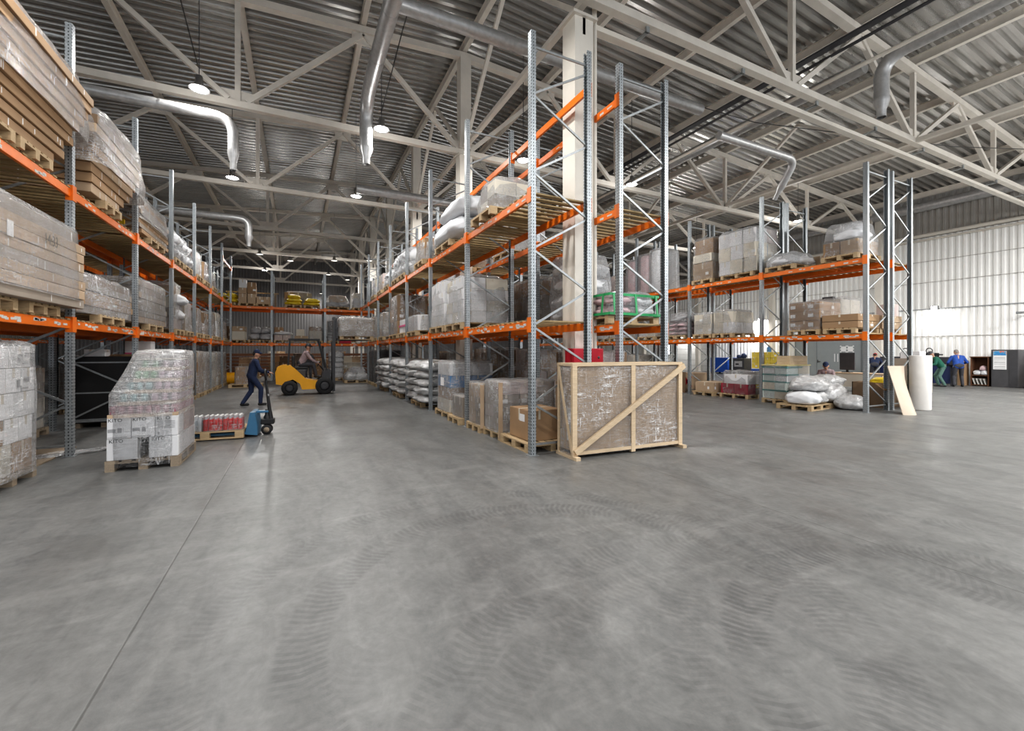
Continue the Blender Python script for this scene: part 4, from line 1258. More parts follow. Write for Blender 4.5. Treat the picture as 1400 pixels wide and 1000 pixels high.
specs = [(10.95, .6, 'long dark wrapped load on the second middle row, third from the near end', [KD, K]), (12.6, .75, 'pair of brown cartons on the second middle row', [K, KL]), (14.6, .9, 'grey boxes on the second middle row, fourth bay', [GC, WC]), (16.8, .9, 'brown boxes on the second middle row, fifth bay', [K, GC])]
for i, (yy, h_, lb, ms) in enumerate(specs):
    t = load(lb, 'pallet load', x2, yy, D1, pl=(1.2, 1.0)); stack(t, 1.1, .95, h_, 2, 2, 2, ms, 0, seed=190 + i); film_part(t, 1.12, .97, h_ + .01, 0, 'film', .05, .03, 190 + i)
# floor, row facing the left aisle
pallet(3.70, 6.50, 0, PI / 2, 'pale wooden pallet with one brown carton at the middle rack corner', 1.06, .92, True)
t = load('single brown carton on a pallet at the middle rack corner post', 'carton', 3.66, 6.36, .146, pal=0, name='brown_carton', group=None)
carton(t, (0, 0, 0), (.62, .72, .50), K); b = MB(); b.box(-.313, -.311, -.2, -.02, .30, .42); b.build('white_label', M['paper'], t)
t = load('wide grey wrapped carton block next to the corner pallet', 'pallet load', 3.86, 7.47, 0, pl=(1.2, .8), near=True, fit=False)
stack(t, 1.14, .76, .90, 3, 2, 4, [GC, PC_, GC], 0, seed=200); film_part(t, 1.18, .80, .91, -.02, 'film_heavy', .0, .02, 200)
for sx_ in (-1, 1):
    b = MB(); b.box(sx_ * .60 - .04, sx_ * .60 + .04, -.425, -.41, -.1, .90); b.build('corner_board', KL, t)
t = load('slim tall grey wrapped block, second in from the corner', 'pallet load', 3.80, 8.28, 0, pl=(1.2, .74), near=True, fit=False)
stack(t, 1.1, .70, .80, 2, 2, 3, [GC, KL], 0, seed=201); film_part(t, 1.14, .73, .82, -.02, 'film', .0, .012, 201)
b = MB(); b.box(-.60, -.52, -.42, -.405, -.05, .80); b.build('corner_board', KL, t)
t = load('short grey wrapped box on a pallet between taller blocks', 'pallet load', 3.74, 9.3, 0, pl=(1.2, .8)); stack(t, 1.0, .7, .45, 2, 2, 1, [GC], 0, seed=202); film_part(t, 1.02, .72, .46, 0, 'film', .02, .012, 202)
t = load('wrapped drum-like stack in blue, brown and white on the middle rack floor', 'pallet load', 3.82, 10.45, 0, pl=(1.2, 1.2), near=True)
stack(t, 1.1, 1.05, 1.17, 2, 2, 4, None, 0, seed=203, layer=[CC, K, BC, WC]); film_part(t, 1.14, 1.1, 1.2, 0, 'film_heavy', .03, .03, 203, .03)
b = MB(); b.box(-.60, -.592, -.15, .1, .62, .82); b.build('white_label', M['paper'], t)
for i, yy in enumerate((12.9, 15.78, 18.62)):
    pallet(x1 - .02, yy, 0, 0, 'wooden pallet under the %s silver sack pile' % ('nearest', 'middle', 'farthest')[i], 1.2, 1.2, i == 0)
    rnd = random.Random(210 + i)
    for k in range(5):
        for j in range(2):
            o = sack(None, (x1 - .07 + rnd.uniform(-.03, .03), yy - .55 + 1.1 * j + rnd.uniform(-.03, .03), .146 + .225 * k), (1.26, 1.22, .335), 'sack_silver', rnd.uniform(-.05, .05) + PI * (k % 2), rnd.randrange(5))
            tag(o, 'silver sack in the %s pile, %s layer, %s side' % (('nearest', 'middle', 'farthest')[i], ('bottom', 'second', 'third', 'fourth', 'top')[k], ('near', 'far')[j]), 'sack', 'silver sack piles')
for i, yy in enumerate((20.9, 22.3)):
    t = load('tall black film-wrapped pallet at the far end of the middle rack, %s' % ('nearer', 'farther')[i], 'pallet load', x1, yy, 0, pl=(1.2, 1.0)); stack(t, 1.1, .95, 1.5, 2, 2, 4, [M['dark']], 0, seed=220 + i, deco=False); film_part(t, 1.12, 1.0, 1.51, 0, 'film_dark', .02, .02, 220 + i)
# floor, second middle row
specs = [(x2, 7.4, 1.45, 'shiny wrapped brown boxes on the floor behind the corner post', [K, PC_, KD]), (x2, 8.75, 1.5, 'second shiny wrapped brown load behind the corner post', [K, PC_]), (x2, 10.5, 1.5, 'tall brown carton stack under the second middle row', [K, KD]), (x2, 11.7, 1.55, 'dark brown carton stack under the second middle row', [KD, K]), (x2, 14.0, 1.3, 'grey cartons under the second middle row', [GC, K]), (x2, 16.0, 1.4, 'brown cartons deep under the second middle row', [K, GC])]
for i, (xx, yy, h_, lb, ms) in enumerate(specs):
    t = load(lb, 'pallet load', xx, yy, 0, pl=(1.2, 1.0)); stack(t, 1.08, .98, h_, 3, 2, 6 if i < 2 else 5, ms, 0, seed=230 + i); film_part(t, 1.12, 1.02, h_ + .01, 0, 'film_heavy' if i < 2 else 'film', .03, .02, 230 + i)
# ================================================================== CRATE IN FRONT OF THE MIDDLE RACK
t = thing('shipping_crate', 'timber-framed cardboard crate with a diagonal brace in front of the middle rack', 'crate', (4.73, 5.53, 0), math.radians(-2))
W2, DP, HT = 1.075, .22, 1.43
b = MB(); b.box(-W2 + .05, W2 - .07, -DP + .05, DP - .04, .10, HT - .05, 0, None, .01); b.build('cardboard_panel', M['kraft_light'], t)
for x_ in (-W2 + .035, .05, W2 - .035):
    b = MB(); b.box(x_ - .04, x_ + .04, -DP - .005, -DP + .045, .02, HT - .045); b.build('front_post', M['crate_wood'], t)
    b = MB(); b.box(x_ - .04, x_ + .04, DP - .04, DP, .02, HT - .045); b.build('back_post', M['crate_wood'], t)
for y_ in (-DP + .02, DP - .02):
    b = MB(); b.box(-W2 - .01, W2 + .01, y_ - .025, y_ + .025, HT - .045, HT); b.build('top_rail', M['crate_wood'], t)
    b = MB(); b.box(-W2, W2, y_ - .02, y_ + .02, .06, .11); b.build('bottom_rail', M['crate_wood'], t)
for x_ in (-W2 + .035, W2 - .035):
    b = MB(); b.box(x_ - .04, x_ + .04, -DP - .10, DP + .05, 0, .05); b.build('skid', M['crate_wood'], t)
    b = MB(); b.bar((x_ * 1.035, -DP + .02, .10), (x_ * 1.035, DP - .03, HT - .06), .02, .05); b.build('side_brace', M['crate_wood'], t)
    b = MB(); b.box(x_ - .03, x_ + .03, -DP, DP, HT - .04, HT - .002); b.build('end_rail', M['crate_wood'], t)
b = MB(); b.bar((-W2 + .03, -DP - .02, .10), (W2 + .03, -DP - .02, HT - .06), .04, .085, up=(0, 0, 1)); b.build('diagonal_brace', M['crate_wood'], t)
film_part(t, 2 * W2 - .02, 2 * DP - .04, HT - .06, .05, 'film', .0, .003, 301, n_=14)
b = MB(); b.box(-W2 + .045, -W2 + .05, -.12, .02, .25, .75); b.build('shipping_label', M['paper'], t)

t = thing('fire_cabinet', 'red steel cabinet on the cream column just above the wooden crate', 'cabinet', (4.56, 6.33, 0))
b = MB(); b.box(-.33, .33, -.12, .12, .88, 1.66, 0, None, .01); b.build('body', M['red'], t)
b = MB(); b.box(-.31, .31, -.13, -.12, .90, 1.64); d_ = b.build('door', M['red'], t)
b = MB(); b.lathe([(0, 0), (.025, 0), (.025, .02), (0, .02)], (.22, -.131, 1.5), 12, axis='y'); b.build('lock', M['dark'], d_)
b = MB(); b.tube([(4.99, 6.6, 0), (4.99, 6.6, 8.6)], .045, 10); tag(b.build('drain_pipe', M['truss_white']), 'thin vertical pale pipe beside the nearest cream column', 'pipe')

# ================================================================== RIGHT RACKS
r1 = XR + DEP / 2; r2 = XR + DEP + .25 + DEP / 2
t = load('brown boxes under a big white bag on the right upper shelf at its near end', 'pallet load', r1, 6.62, D2, pl=(1.2, .9), near=True)
stack(t, 1.1, .85, .38, 2, 2, 1, [KL, K], 0, seed=310)
for q, c in enumerate(((-.2, -.12, .38), (.25, .12, .38), (0, 0, .58))): sack(t, c, (.75, .7, .34), 'sack_white', .3 * q, q)
film_part(t, 1.12, .88, .85, 0, 'film', .2, .05, 310, .06)
t = load('long flat brown carton on the right upper shelf beside the white bag load', 'carton', r2, 7.9, D2, pal=0, name='flat_carton', group=None); carton(t, (0, 0, 0), (1.0, 1.4, .5), KL)
t = load('long white rolled bundle on the right upper shelf', 'pallet load', r1, 8.35, D2, pl=(1.2, .9)); sack(t, (0, 0, 0), (1.2, .95, .36), 'sack_white', .1, 3); film_part(t, 1.15, .9, .37, 0, 'film_heavy', .2, .04, 311)
t = load('high stack of white and blue wrapped cartons on the right upper shelf', 'pallet load', r1 + .02, 9.82, D2, pl=(1.2, 1.2), near=True)
stack(t, 1.15, 1.4, 1.42, 2, 3, 3, [WC, CC, WC, PC_], 0, .03, 0, 312); b = MB(); b.box(-.45, .0, -.716, -.706, .52, .90); b.build('blue_print', M['blue_carton'], t); film_part(t, 1.2, 1.46, 1.44, 0, 'film', .03, .05, 312, .05)
t = load('tall brown carton pile on the right upper shelf next to the white and blue stack', 'pallet load', r1, 11.25, D2, pl=(1.2, .9), near=True)
carton(t, (0, 0, 0), (1.1, .85, .62), KL); carton(t, (-.1, 0, .625), (.95, .8, .3), CC); carton(t, (.05, .02, .93), (1.0, .8, .55), K); film_part(t, 1.14, .9, 1.5, 0, 'film_thin', .06, .03, 313)
for i, yy in enumerate((13.6, 14.25, 15.06)):
    t = load('upright %s roll on the right upper shelf, seen between the middle posts' % ('white', 'pink and white', 'mauve wrapped')[i], 'roll', r1, yy, D2, pal=0, fit=False, name='textile_roll', group='upright textile rolls')
    for q in (-.3, .3):
        b = MB(); b.lathe([(0, 0), (.28, 0), (.30, .05), (.30, 1.6 - .1 * i), (.24, 1.72 - .1 * i), (0, 1.74 - .1 * i)], (q, 0, 0), 18); b.build('roll', [M['sack_white'], M['sack_pink'], M['sack_pink']][i], t)
    film_part(t, 1.2, .62, 1.76 - .1 * i, 0, 'film', .03, .02, 314 + i)
for i, (yy, h_) in enumerate(((16.4, .9), (18.3, 1.0), (20.6, .9))):
    t = load('pale boxes deep on the right upper shelf, %s' % ('first', 'second', 'third')[i], 'pallet load', r1, yy, D2, pl=(1.2, 1.0)); stack(t, 1.1, .95, h_, 2, 2, 2, [CC, WC, PC_], 0, seed=318 + i); film_part(t, 1.12, .98, h_ + .01, 0, 'film', .08, .03, 318 + i)
# lower shelf
for i, (xx, yy, lb) in enumerate(((r1, 6.56, 'two-layer flat brown cartons on the right lower shelf at the corner post'), (r2 - .05, 6.6, 'flat brown cartons on the rear right lower shelf behind the corner post'))):
    t = load(lb, 'pallet load', xx, yy, D1, pl=(1.2, .8), near=True)
    for k in range(2):
        for j in range(2): carton(t, (-.28 + .56 * j, 0, .19 * k + .001), (.55, .88, .18), K if i == 0 else KL)
t = load('pinkish box at the end of the rear right lower shelf', 'box', r2 + .36, 6.55, D1 + .53, pal=0, name='pink_box', group=None); carton(t, (0, 0, 0), (.34, .4, .35), PC_)
t = load('brown wrapped carton block with square white labels on the right lower shelf', 'pallet load', r1, 7.64, D1, pl=(1.2, .9), near=True)
stack(t, 1.1, .86, .80, 2, 1, 3, [K, GC], 0, seed=330); film_part(t, 1.14, .9, .81, -.05, 'film', .0, .02, 330)
b = MB()
for q in range(3):
    for w_ in (-.2, .3): b.box(-.572, -.566, w_ - .07, w_ + .07, .10 + .26 * q, .20 + .26 * q)
b.build('square_labels', M['paper'], t)
t = load('pink-white wrapped bundle with dark corners on the rear right lower shelf', 'pallet load', r2, 7.75, D1, pl=(1.2, .9)); stack(t, 1.1, .85, .95, 2, 2, 2, [PC_, CC], 0, seed=331, deco=False); film_part(t, 1.16, .9, .97, 0, 'film_heavy', .0, .04, 331)
for s in (-.45, .45):
    b = MB(); b.box(s - .07, s + .07, -.2, .1, .98, 1.05); b.build('dark_corner', M['dark'], t)
t = load('white box stack wrapped in film on the right lower shelf, third bay', 'pallet load', r1, 10.35, D1, pl=(1.2, .8)); stack(t, 1.1, .78, .75, 2, 2, 2, [WC, WC, CC], 0, seed=332); film_part(t, 1.12, .8, .78, 0, 'film', .08, .04, 332, .04)
t = load('second white wrapped stack on the right lower shelf, third bay', 'pallet load', r1, 11.22, D1, pl=(1.2, .8)); stack(t, 1.1, .78, .72, 2, 2, 2, [WC, CC], 0, seed=333); film_part(t, 1.12, .8, .75, 0, 'film_heavy', .08, .04, 333, .04)
t = load('reddish sacks under a green-grey cover on the right lower shelf', 'pallet load', r1, 12.3, D1, pl=(1.2, .9)); sacks(t, 1.05, .9, .5, 1, 2, 3, 'sack_pink', 334); sack(t, (0, 0, .48), (1.1, .95, .38), 'sack_grey', 0, 2); film_part(t, 1.1, .95, .86, 0, 'film', .15, .04, 334)
for i, (yy, h_) in enumerate(((14.4, .5), (16.0, .6), (17.6, .6))):
    t = load('low pale load deep on the right lower shelf, %s' % ('first', 'second', 'third')[i], 'pallet load', r1, yy, D1, pl=(1.2, 1.0)); stack(t, 1.1, .95, h_, 2, 2, 1, [CC, WC], 0, seed=336 + i); film_part(t, 1.12, .98, h_ + .01, 0, 'film', .05, .03, 336 + i)
# floor of the right rack
t = load('stack of white and green cartons with a yellow lid under the right rack', 'pallet load', 13.85, 8.46, 0, pl=(1.2, .8), near=True, fit=False)
M['white_green'] = cartonmat('white_green_carton', (.62, .68, .66), .05)
stack(t, 1.15, .78, 1.02, 2, 2, 4, [WC, CC, M['white_green']], 0, seed=340, deco=False)
b = MB()
for z_ in (.23, .50, .72, .95): b.box(-.585, .2, -.395, -.388, z_, z_ + (.05 if z_ != .50 else .03)); b.box(-.582, -.576, -.38, .38, z_, z_ + .05)
b.build('green_band', plain('teal_band', (.10, .25, .24), .5), t)
b = MB(); b.box(-.6, .6, -.41, .41, 1.025, 1.055); b.build('yellow_lid', plain('straw_lid', (.62, .54, .26), .6), t)
film_part(t, 1.17, .80, 1.02, 0, 'film_thin', .0, .01, 340)
t = load('pale wooden box lying on the yellow-lidded carton stack', 'box', 13.98, 8.46, 1.203, pal=0, name='wooden_box', group=None)
b = MB(); b.box(-.45, .45, -.2, .2, 0, .09); b.box(-.45, .45, -.2, .2, .093, .18); b.box(-.45, .45, -.2, .2, .183, .27); b.build('planks', M['crate_wood'], t)
pallet(12.88, 7.36, 0, math.radians(6), 'pale wooden pallet under the white and silver sacks at the right rack', 1.2, .9, True)
pallet(14.14, 7.46, 0, math.radians(4), 'second pallet at the right rack, under the large silver bag', 1.2, .9, True)
for c, s, mt, v_, rz_, lb in (((12.65, 7.25, .146), (.62, .75, .36), 'sack_white', 0, .2, 'plump white sack at the front corner of the right floor pallet'),
                              ((13.1, 7.4, .146), (.85, .85, .40), 'sack_silver', 1, -.1, 'silver sack beside the plump white sack on the floor pallet'),
                              ((13.15, 7.38, .48), (1.0, .8, .46), 'sack_silver', 2, .15, 'upper grey-white sack lying across the others on the floor pallet'),
                              ((13.95, 7.38, .146), (1.05, .9, .62), 'sack_silver', 3, .3, 'large silver bag on the second right floor pallet'),
                              ((14.1, 7.4, .60), (.75, .7, .34), 'sack_silver', 4, -.2, 'small silver bag on top of the large silver bag')):
    tag(sack(None, c, s, mt, rz_, v_), lb, 'sack', 'sacks by the right rack')
t = load('red and white boxes wrapped on a pallet under the right rack', 'pallet load', 14.15, 10.08, 0, pl=(1.2, 1.1), near=True)
carton(t, (-.35, -.25, 0), (.42, .5, .34), RC); carton(t, (-.35, .27, 0), (.42, .5, .34), RC); carton(t, (.12, -.25, 0), (.48, .5, .2), GC); carton(t, (.12, -.25, .205), (.46, .48, .13), M['yellow_carton']); carton(t, (.1, .25, 0), (.5, .48, .33), GC)
carton(t, (-.2, -.05, .345), (.7, .9, .32), WC); carton(t, (.42, -.2, 0), (.28, .6, .45), WC); sack(t, (.3, 0, .42), (.5, .8, .34), 'sack_silver', .4, 1); film_part(t, 1.12, 1.05, .74, 0, 'film_thin', .1, .04, 345)
t = load('row of open-topped brown cartons on a pallet under the right rack', 'pallet load', 14.0, 11.55, 0, pl=(1.2, .9))
for q in range(4): carton(t, (-.4 + .27 * q, 0, 0), (.26, .82, .34), KL)
t = load('brown box with red print behind the row of brown cartons', 'box', 14.55, 12.6, 0, pal=0, name='printed_box', group=None); carton(t, (0, 0, 0), (1.0, .8, .75), KL, deco=False)
b = MB(); b.bar((-.503, -.3, .2), (-.503, .1, .62), .006, .10); b.bar((-.503, -.3, .62), (-.503, .1, .2), .006, .10); b.build('red_print', M['red'], t)
t = load('brown panel standing at the second right bay', 'board', 13.7, 12.75, 0, pal=0, name='kraft_board', group=None); b = MB(); b.box(-.03, .03, -.45, .45, 0, .8); b.build('panel', M['kraft_dark'], t)
t = load('white crumpled bag low on the floor by the brown panel', 'sack', 13.6, 13.6, 0, pal=0, name='white_bag', group=None); sack(t, (0, 0, 0), (.8, .8, .5), 'sack_white', .3, 3)
specs = [(15.2, 1.3, 'pinkish wrapped boxes far under the right rack', [PC_, CC]), (16.6, 1.3, 'white wrapped boxes far under the right rack', [WC, CC]), (18.2, 1.3, 'brown and white boxes far under the right rack', [KL, WC]), (19.8, 1.3, 'last pale boxes under the right rack', [CC])]
for i, (yy, h_, lb, ms) in enumerate(specs):
    t = load(lb, 'pallet load', r1, yy, 0, pl=(1.2, 1.0)); stack(t, 1.1, .95, h_, 2, 2, 3, ms, 0, seed=350 + i); film_part(t, 1.12, .98, h_ + .01, 0, 'film', .04, .03, 350 + i)
# curled board and roll at the rack end
t = load('curled pale cardboard sheet leaning on the right rack end', 'cardboard', 0, 0, 0, pal=0, name='cardboard_sheet', group=None)
b = MB(); vs = []; NS, NW = 16, 8
for side in (0, 1):
    for j in range(NS + 1):
        s = j / NS
        for i in range(NW + 1):
            w_ = i / NW
            Lx = 13.72 + .56 * s; Ly = 5.44 + .56 * s
            q_ = 1 - s
            Rx = 14.78 + .34 * q_ - .80 * q_ * q_ ; Ry = 5.84 + .10 * q_ - .36 * q_ * q_
            bow = math.sin(w_ * PI) * (.20 * (1 - s) + .05)
            vs.append((Lx + (Rx - Lx) * w_ + .0, Ly + (Ry - Ly) * w_ - bow * .9 + side * .012, 1.22 * s))
m_ = (NW + 1) * (NS + 1)
fs = []
for side in (0, 1):
    fs += [(side * m_ + j * (NW + 1) + i, side * m_ + j * (NW + 1) + i + 1, side * m_ + (j + 1) * (NW + 1) + i + 1, side * m_ + (j + 1) * (NW + 1) + i) for j in range(NS) for i in range(NW)]
b.add(vs, fs, 0, True)
b.build('sheet', plain('pale_board', (.46, .385, .30), .6, 0, .05, 3), t)
t = load('tall white roll standing on the floor at the right rack end', 'roll', 15.38, 5.72, 0, pal=0, name='standing_roll', group=None)
b = MB(); prof = [(0, 0.001), (.215, .001), (.225, .03), (.232, .7), (.238, 1.48), (.225, 1.50), (.06, 1.50), (.055, 1.40), (0, 1.40)]; b.lathe(prof, seg=28); b.build('roll', plain('foam_roll', (.74, .72, .69), .55, 0, .04, 3), t)
b = MB(); b.tube([(.237, .0, .01), (.245, -.02, 1.49)], .012, 6); b.build('loose_edge', M['white'], t)
t = load('dark brown open carton with bags at the right rack end, behind the curled sheet', 'carton', 15.32, 6.58, 0, pal=0, name='open_carton', group=None)
b = MB()
for q in ((-.5, .5, -.4, -.38), (-.5, .5, .38, .4), (-.5, -.48, -.4, .4), (.48, .5, -.4, .4)): b.box(q[0], q[1], q[2], q[3], .02, .72)
b.box(-.5, .5, -.4, .4, 0, .02); b.build('body', M['kraft_dark'], t)
b = MB(); b.bar((-.5, -.4, .72), (-.5, -.62, .55), 1.0, .012, up=(0, 1, 1)); b.build('flap', M['kraft'], t)
tag(sack(None, (15.25, 6.56, .62), (.6, .5, .24), 'sack_yellow', .2, 3), 'yellow and white bag on the dark open carton', 'sack')
t = load('white crumpled film heap on the floor behind the right corner post', 'plastic film', 13.85, 6.45, 0, pal=0, name='film_heap', group=None); sack(t, (0, 0, 0), (.8, .7, .42), 'sack_silver', .6, 4)

# ================================================================== CROSS RACK LOADS (end of the left aisle)
yx = YX + DEP / 2
t = load('yellow sacks at the left end of the far cross rack, upper shelf', 'pallet load', -3.42, yx, D2, PI / 2, pl=(1.2, .9)); sacks(t, 1.0, .95, .5, 1, 2, 2, 'sack_yellow', 400)
t = load('brown cartons with a tall white box on the far cross rack, upper shelf', 'pallet load', -2.45, yx, D2, PI / 2, pl=(1.2, .8), near=False)
carton(t, (-.3, .21, 0), (.45, .38, .5), KL); carton(t, (-.3, -.21, 0), (.45, .38, .5), KL); carton(t, (-.3, .21, .51), (.45, .38, .3), KL); carton(t, (-.3, .21, .815), (.45, .34, .45), WC); carton(t, (-.3, -.21, .51), (.45, .40, .62), K); carton(t, (.25, 0, 0), (.5, .78, 1.0), K)
t = load('low brown carton with red tape on the far cross rack, upper shelf', 'pallet load', -1.68, yx, D2, PI / 2, pl=(1.2, .7)); stack(t, 1.0, .68, .38, 1, 2, 1, [KL], 0, seed=402)
t = load('long board lying behind the brown cartons on the far cross rack', 'board', -2.2, yx + .85, D2 + .85, pal=0, name='long_board', group=None); b = MB(); b.box(-1.4, 1.2, -.05, .05, 0, .06); b.build('board', M['pallet'], t); b = MB(); b.box(-1.3, -1.2, -.04, .04, -.85, 0); b.box(1.0, 1.1, -.04, .04, -.85, 0); b.build('leg', M['pallet_old'], t)
t = load('big wrapped brown dome behind yellow sacks on the far cross rack', 'pallet load', 0.05, yx + .62, D2, PI / 2, pl=(.8, 1.5)); stack(t, .7, 1.45, .8, 1, 3, 2, [GC, K], 0, seed=403); film_part(t, .74, 1.5, .84, 0, 'film_heavy', .2, .04, 403, .05)
for i, xx in enumerate((-.2, .75)):
    pallet(xx, yx - .2, D2, PI / 2, 'wooden pallet under the %s yellow sack pile on the far cross rack' % ('left', 'right')[i], .8, .85)
    for k in range(3 if i == 0 else 2):
        o = sack(None, (xx + (.03 if k else 0), yx - .2, D2 + .146 + .19 * k), (.85 - .1 * k, .75, .24), 'sack_yellow', PI / 2 * 0, k); tag(o, 'yellow sack in the %s pile of the far cross rack, %s' % (('left', 'right')[i], ('bottom', 'middle', 'top')[k]), 'sack', 'yellow sacks')
t = load('brown box over a loose wrapped bundle on the far cross rack, upper shelf', 'pallet load', 2.15, yx, D2, PI / 2, pl=(1.2, 1.2)); carton(t, (0, 0, .28), (.7, .95, .36), KL); sacks(t, 1.0, 1.3, .3, 1, 2, 1, 'sack_grey', 404); film_part(t, 1.05, 1.3, .66, 0, 'film_heavy', .3, .04, 404)
t = load('white boxes at the right end of the far cross rack, upper shelf', 'pallet load', 3.3, yx, D2, PI / 2, pl=(1.2, .7)); stack(t, 1.0, .55, .85, 2, 1, 3, [WC, CC], 0, seed=405); film_part(t, 1.02, .58, .86, 0, 'film', .05, .03, 405)
t = load('cream box with a brown top at the left of the far cross rack, lower shelf', 'pallet load', -2.9, yx, D1, PI / 2, pl=(1.2, .8)); carton(t, (0, 0, 0), (1.0, .68, .46), M['yellow_carton'], deco=False).material_slots[0].material = CC; carton(t, (0, 0, .465), (1.0, .68, .26), KL)
pallet(-1.85, yx, D1, PI / 2, 'wooden pallet under the grey sacks on the far cross rack', 1.2, 1.1)
for q, (dx_, z_, s_) in enumerate(((-.27, 0, .55), (.27, 0, .55), (-.2, .34, .5), (.26, .34, .5))):
    tag(sack(None, (-1.85 + dx_, yx - .05, D1 + .146 + z_), (s_ * 1.1, 1.0, .42), 'sack_grey', 0, q), 'grey sack on the far cross rack, lower shelf, %s %s' % (('bottom', 'bottom', 'top', 'top')[q], ('left', 'right')[q % 2]), 'sack', 'grey sacks')
t = load('pinkish boxes under a flat white sack on the far cross rack, lower shelf', 'pallet load', -.75, yx, D1, PI / 2, pl=(1.2, .85)); stack(t, 1.0, .8, .3, 2, 2, 1, [PC_], 0, seed=407); sack(t, (0, 0, .30), (.9, .95, .2), 'sack_white', 0, 2)
t = load('small white box on a low brown one, far cross rack lower shelf', 'pallet load', .15, yx, D1, PI / 2, pl=(1.2, .9), plabel='dark wooden pallet under the small white and brown boxes on the cross rack', old=True); carton(t, (0, -.05, 0), (.8, .7, .26), KL); carton(t, (0, 0, .265), (.6, .42, .38), CC)
t = load('speckled white carton beside the second cross post, lower shelf', 'pallet load', .95, yx, D1, PI / 2, pl=(1.2, .75)); carton(t, (0, 0, 0), (.9, .66, .56), CC); carton(t, (.1, .0, .565), (.8, .6, .22), K); film_part(t, .94, .7, .78, 0, 'film_heavy', .05, .02, 408)
t = load('tall dark grey bundle right of the second cross post, lower shelf', 'pallet load', 1.9, yx, D1, PI / 2, pl=(1.2, .6)); sacks(t, .9, .56, .5, 1, 1, 3, 'sack_grey', 409); carton(t, (0, 0, .5), (.8, .5, .65), M['dark'], deco=False); film_part(t, .95, .6, 1.16, 0, 'film_heavy', .02, .03, 409)
t = load('flat crimson box on the far cross rack, lower shelf', 'box', 2.55, yx - .2, D1, pal=0, name='crimson_box', group=None); carton(t, (0, 0, 0), (.65, .6, .22), RC, deco=False)
t = load('yellowish box at the right end of the far cross rack, lower shelf', 'box', 3.45, yx - .2, D1, pal=0, name='cream_box', group=None); carton(t, (0, 0, 0), (.55, .6, .24), CC)
# behind and around the far cross rack, on the floor
t = load('low brown carton pile on a pallet behind the walking man', 'pallet load', -2.1, 23.2, 0, pl=(1.3, .9)); stack(t, .8, .75, .75, 2, 1, 2, [K, GC], 0, seed=420); film_part(t, .84, .8, .77, 0, 'film', .05, .02, 420)
t = load('yellow drum lying at the end post of the left rack', 'drum', -2.75, 25.4, 0, pal=0, name='yellow_drum', group=None)
b = MB(); b.lathe([(0, -.42), (.28, -.42), (.29, -.38), (.29, .38), (.28, .42), (0, .42)], (0, 0, .29), 20, axis='x'); b.build('barrel', M['yellow'], t)
for s in (-.2, .2):
    b = MB(); b.lathe([(.29, -.02), (.303, -.02), (.303, .02), (.29, .02)], (s, 0, .29), 20, axis='x'); b.build('hoop', M['yellow'], t)
t = load('tall white sack tower standing beyond the forklift', 'pallet load', 1.95, 26.4, 0, pl=(.9, .9)); sacks(t, .7, .6, 1.45, 1, 1, 5, 'sack_white', 421); film_part(t, .75, .7, 1.5, 0, 'film', .02, .03, 421)
t = load('low heap of grey-white bags on a pallet at the far end of the left aisle', 'pallet load', 2.75, 24.1, 0, pl=(1.2, 1.0)); sacks(t, 1.1, .95, .35, 2, 2, 1, 'sack_silver', 422); sack(t, (.1, 0, .3), (.7, .7, .38), 'sack_grey', .3, 2); film_part(t, 1.12, 1.0, .55, 0, 'film_heavy', .4, .05, 422, .1)
specs = [(-2.6, 30.6, 1.1, 'brown open cartons on the floor behind the far cross rack, left', [K, KL]), (-1.0, 31.0, 1.2, 'stacked brown boxes behind the far cross rack', [K, KD]), (-4.6, 31.0, 1.4, 'dark cartons behind the left end of the far cross rack', [KD]),
         (.3, 30.5, 1.35, 'grey wrapped load behind the forklift driver', [GC, CC]), (1.6, 31.2, 1.0, 'brown pallet boxes behind the forklift mast', [K]), (3.2, 30.2, 1.15, 'pale carton with slats beyond the white sack tower', [KL, CC])]
for i, (xx, yy, h_, lb, ms) in enumerate(specs):
    t = load(lb, 'pallet load', xx, yy, 0, pl=(1.2, 1.0)); stack(t, 1.1, .95, h_, 2, 2, 3, ms, 0, .03, .3, 430 + i)
for i, xx in enumerate((3.9, 5.2)):
    t = load('dark wooden shelf standing far behind the middle rack, %s' % ('left', 'right')[i], 'shelf', xx, 31.2, 0, pal=0, name='wooden_shelf', group='dark shelves')
    b = MB()
    for q in (-.5, .48): b.box(q, q + .03, -.2, .2, 0, 1.9)
    b.build('side_panel', M['brown_board'], t)
    for z_ in (.05, .5, .95, 1.4, 1.86):
        b = MB(); b.box(-.5, .5, -.2, .2, z_, z_ + .03); b.build('shelf_board', M['brown_board'], t)
t = load('long timber planks stacked along the back wall', 'planks', 1.0, 33.2, 0, pal=0, name='timber_planks', group=None)
b = MB()
for k in range(7): b.box(-5.5 + .1 * (k % 3), 5.2 + .2 * (k % 2), -.5, .5, .22 * k, .22 * k + .17)
b.build('planks', M['brown_board'], t)
for i, (xx, yy) in enumerate(((-1.5, 40), (3.0, 39), (-6, 38), (8, 40), (12, 38))):
    t = load('dim carton block against the back wall, number %s from the left' % ('two', 'three', 'one', 'four', 'five')[i], 'pallet load', xx, yy, 0, pl=(1.2, 1.2)); stack(t, 1.2, 1.2, 1.5, 2, 2, 3, [GC, K], 0, .02, .2, 440 + i)
for i, (xx, zz) in enumerate(((-3.2, D1), (-1.2, D1), (2.3, D2), (3.0, D1))):
    t = load('dim brown load on the second cross rack, %s from the left' % ('first', 'second', 'third', 'fourth')[i], 'pallet load', xx, yx + DEP + .3, zz, PI / 2, pl=(1.2, 1.0)); stack(t, 1.0, .9, .8, 2, 2, 2, [K, KD], 0, seed=450 + i)
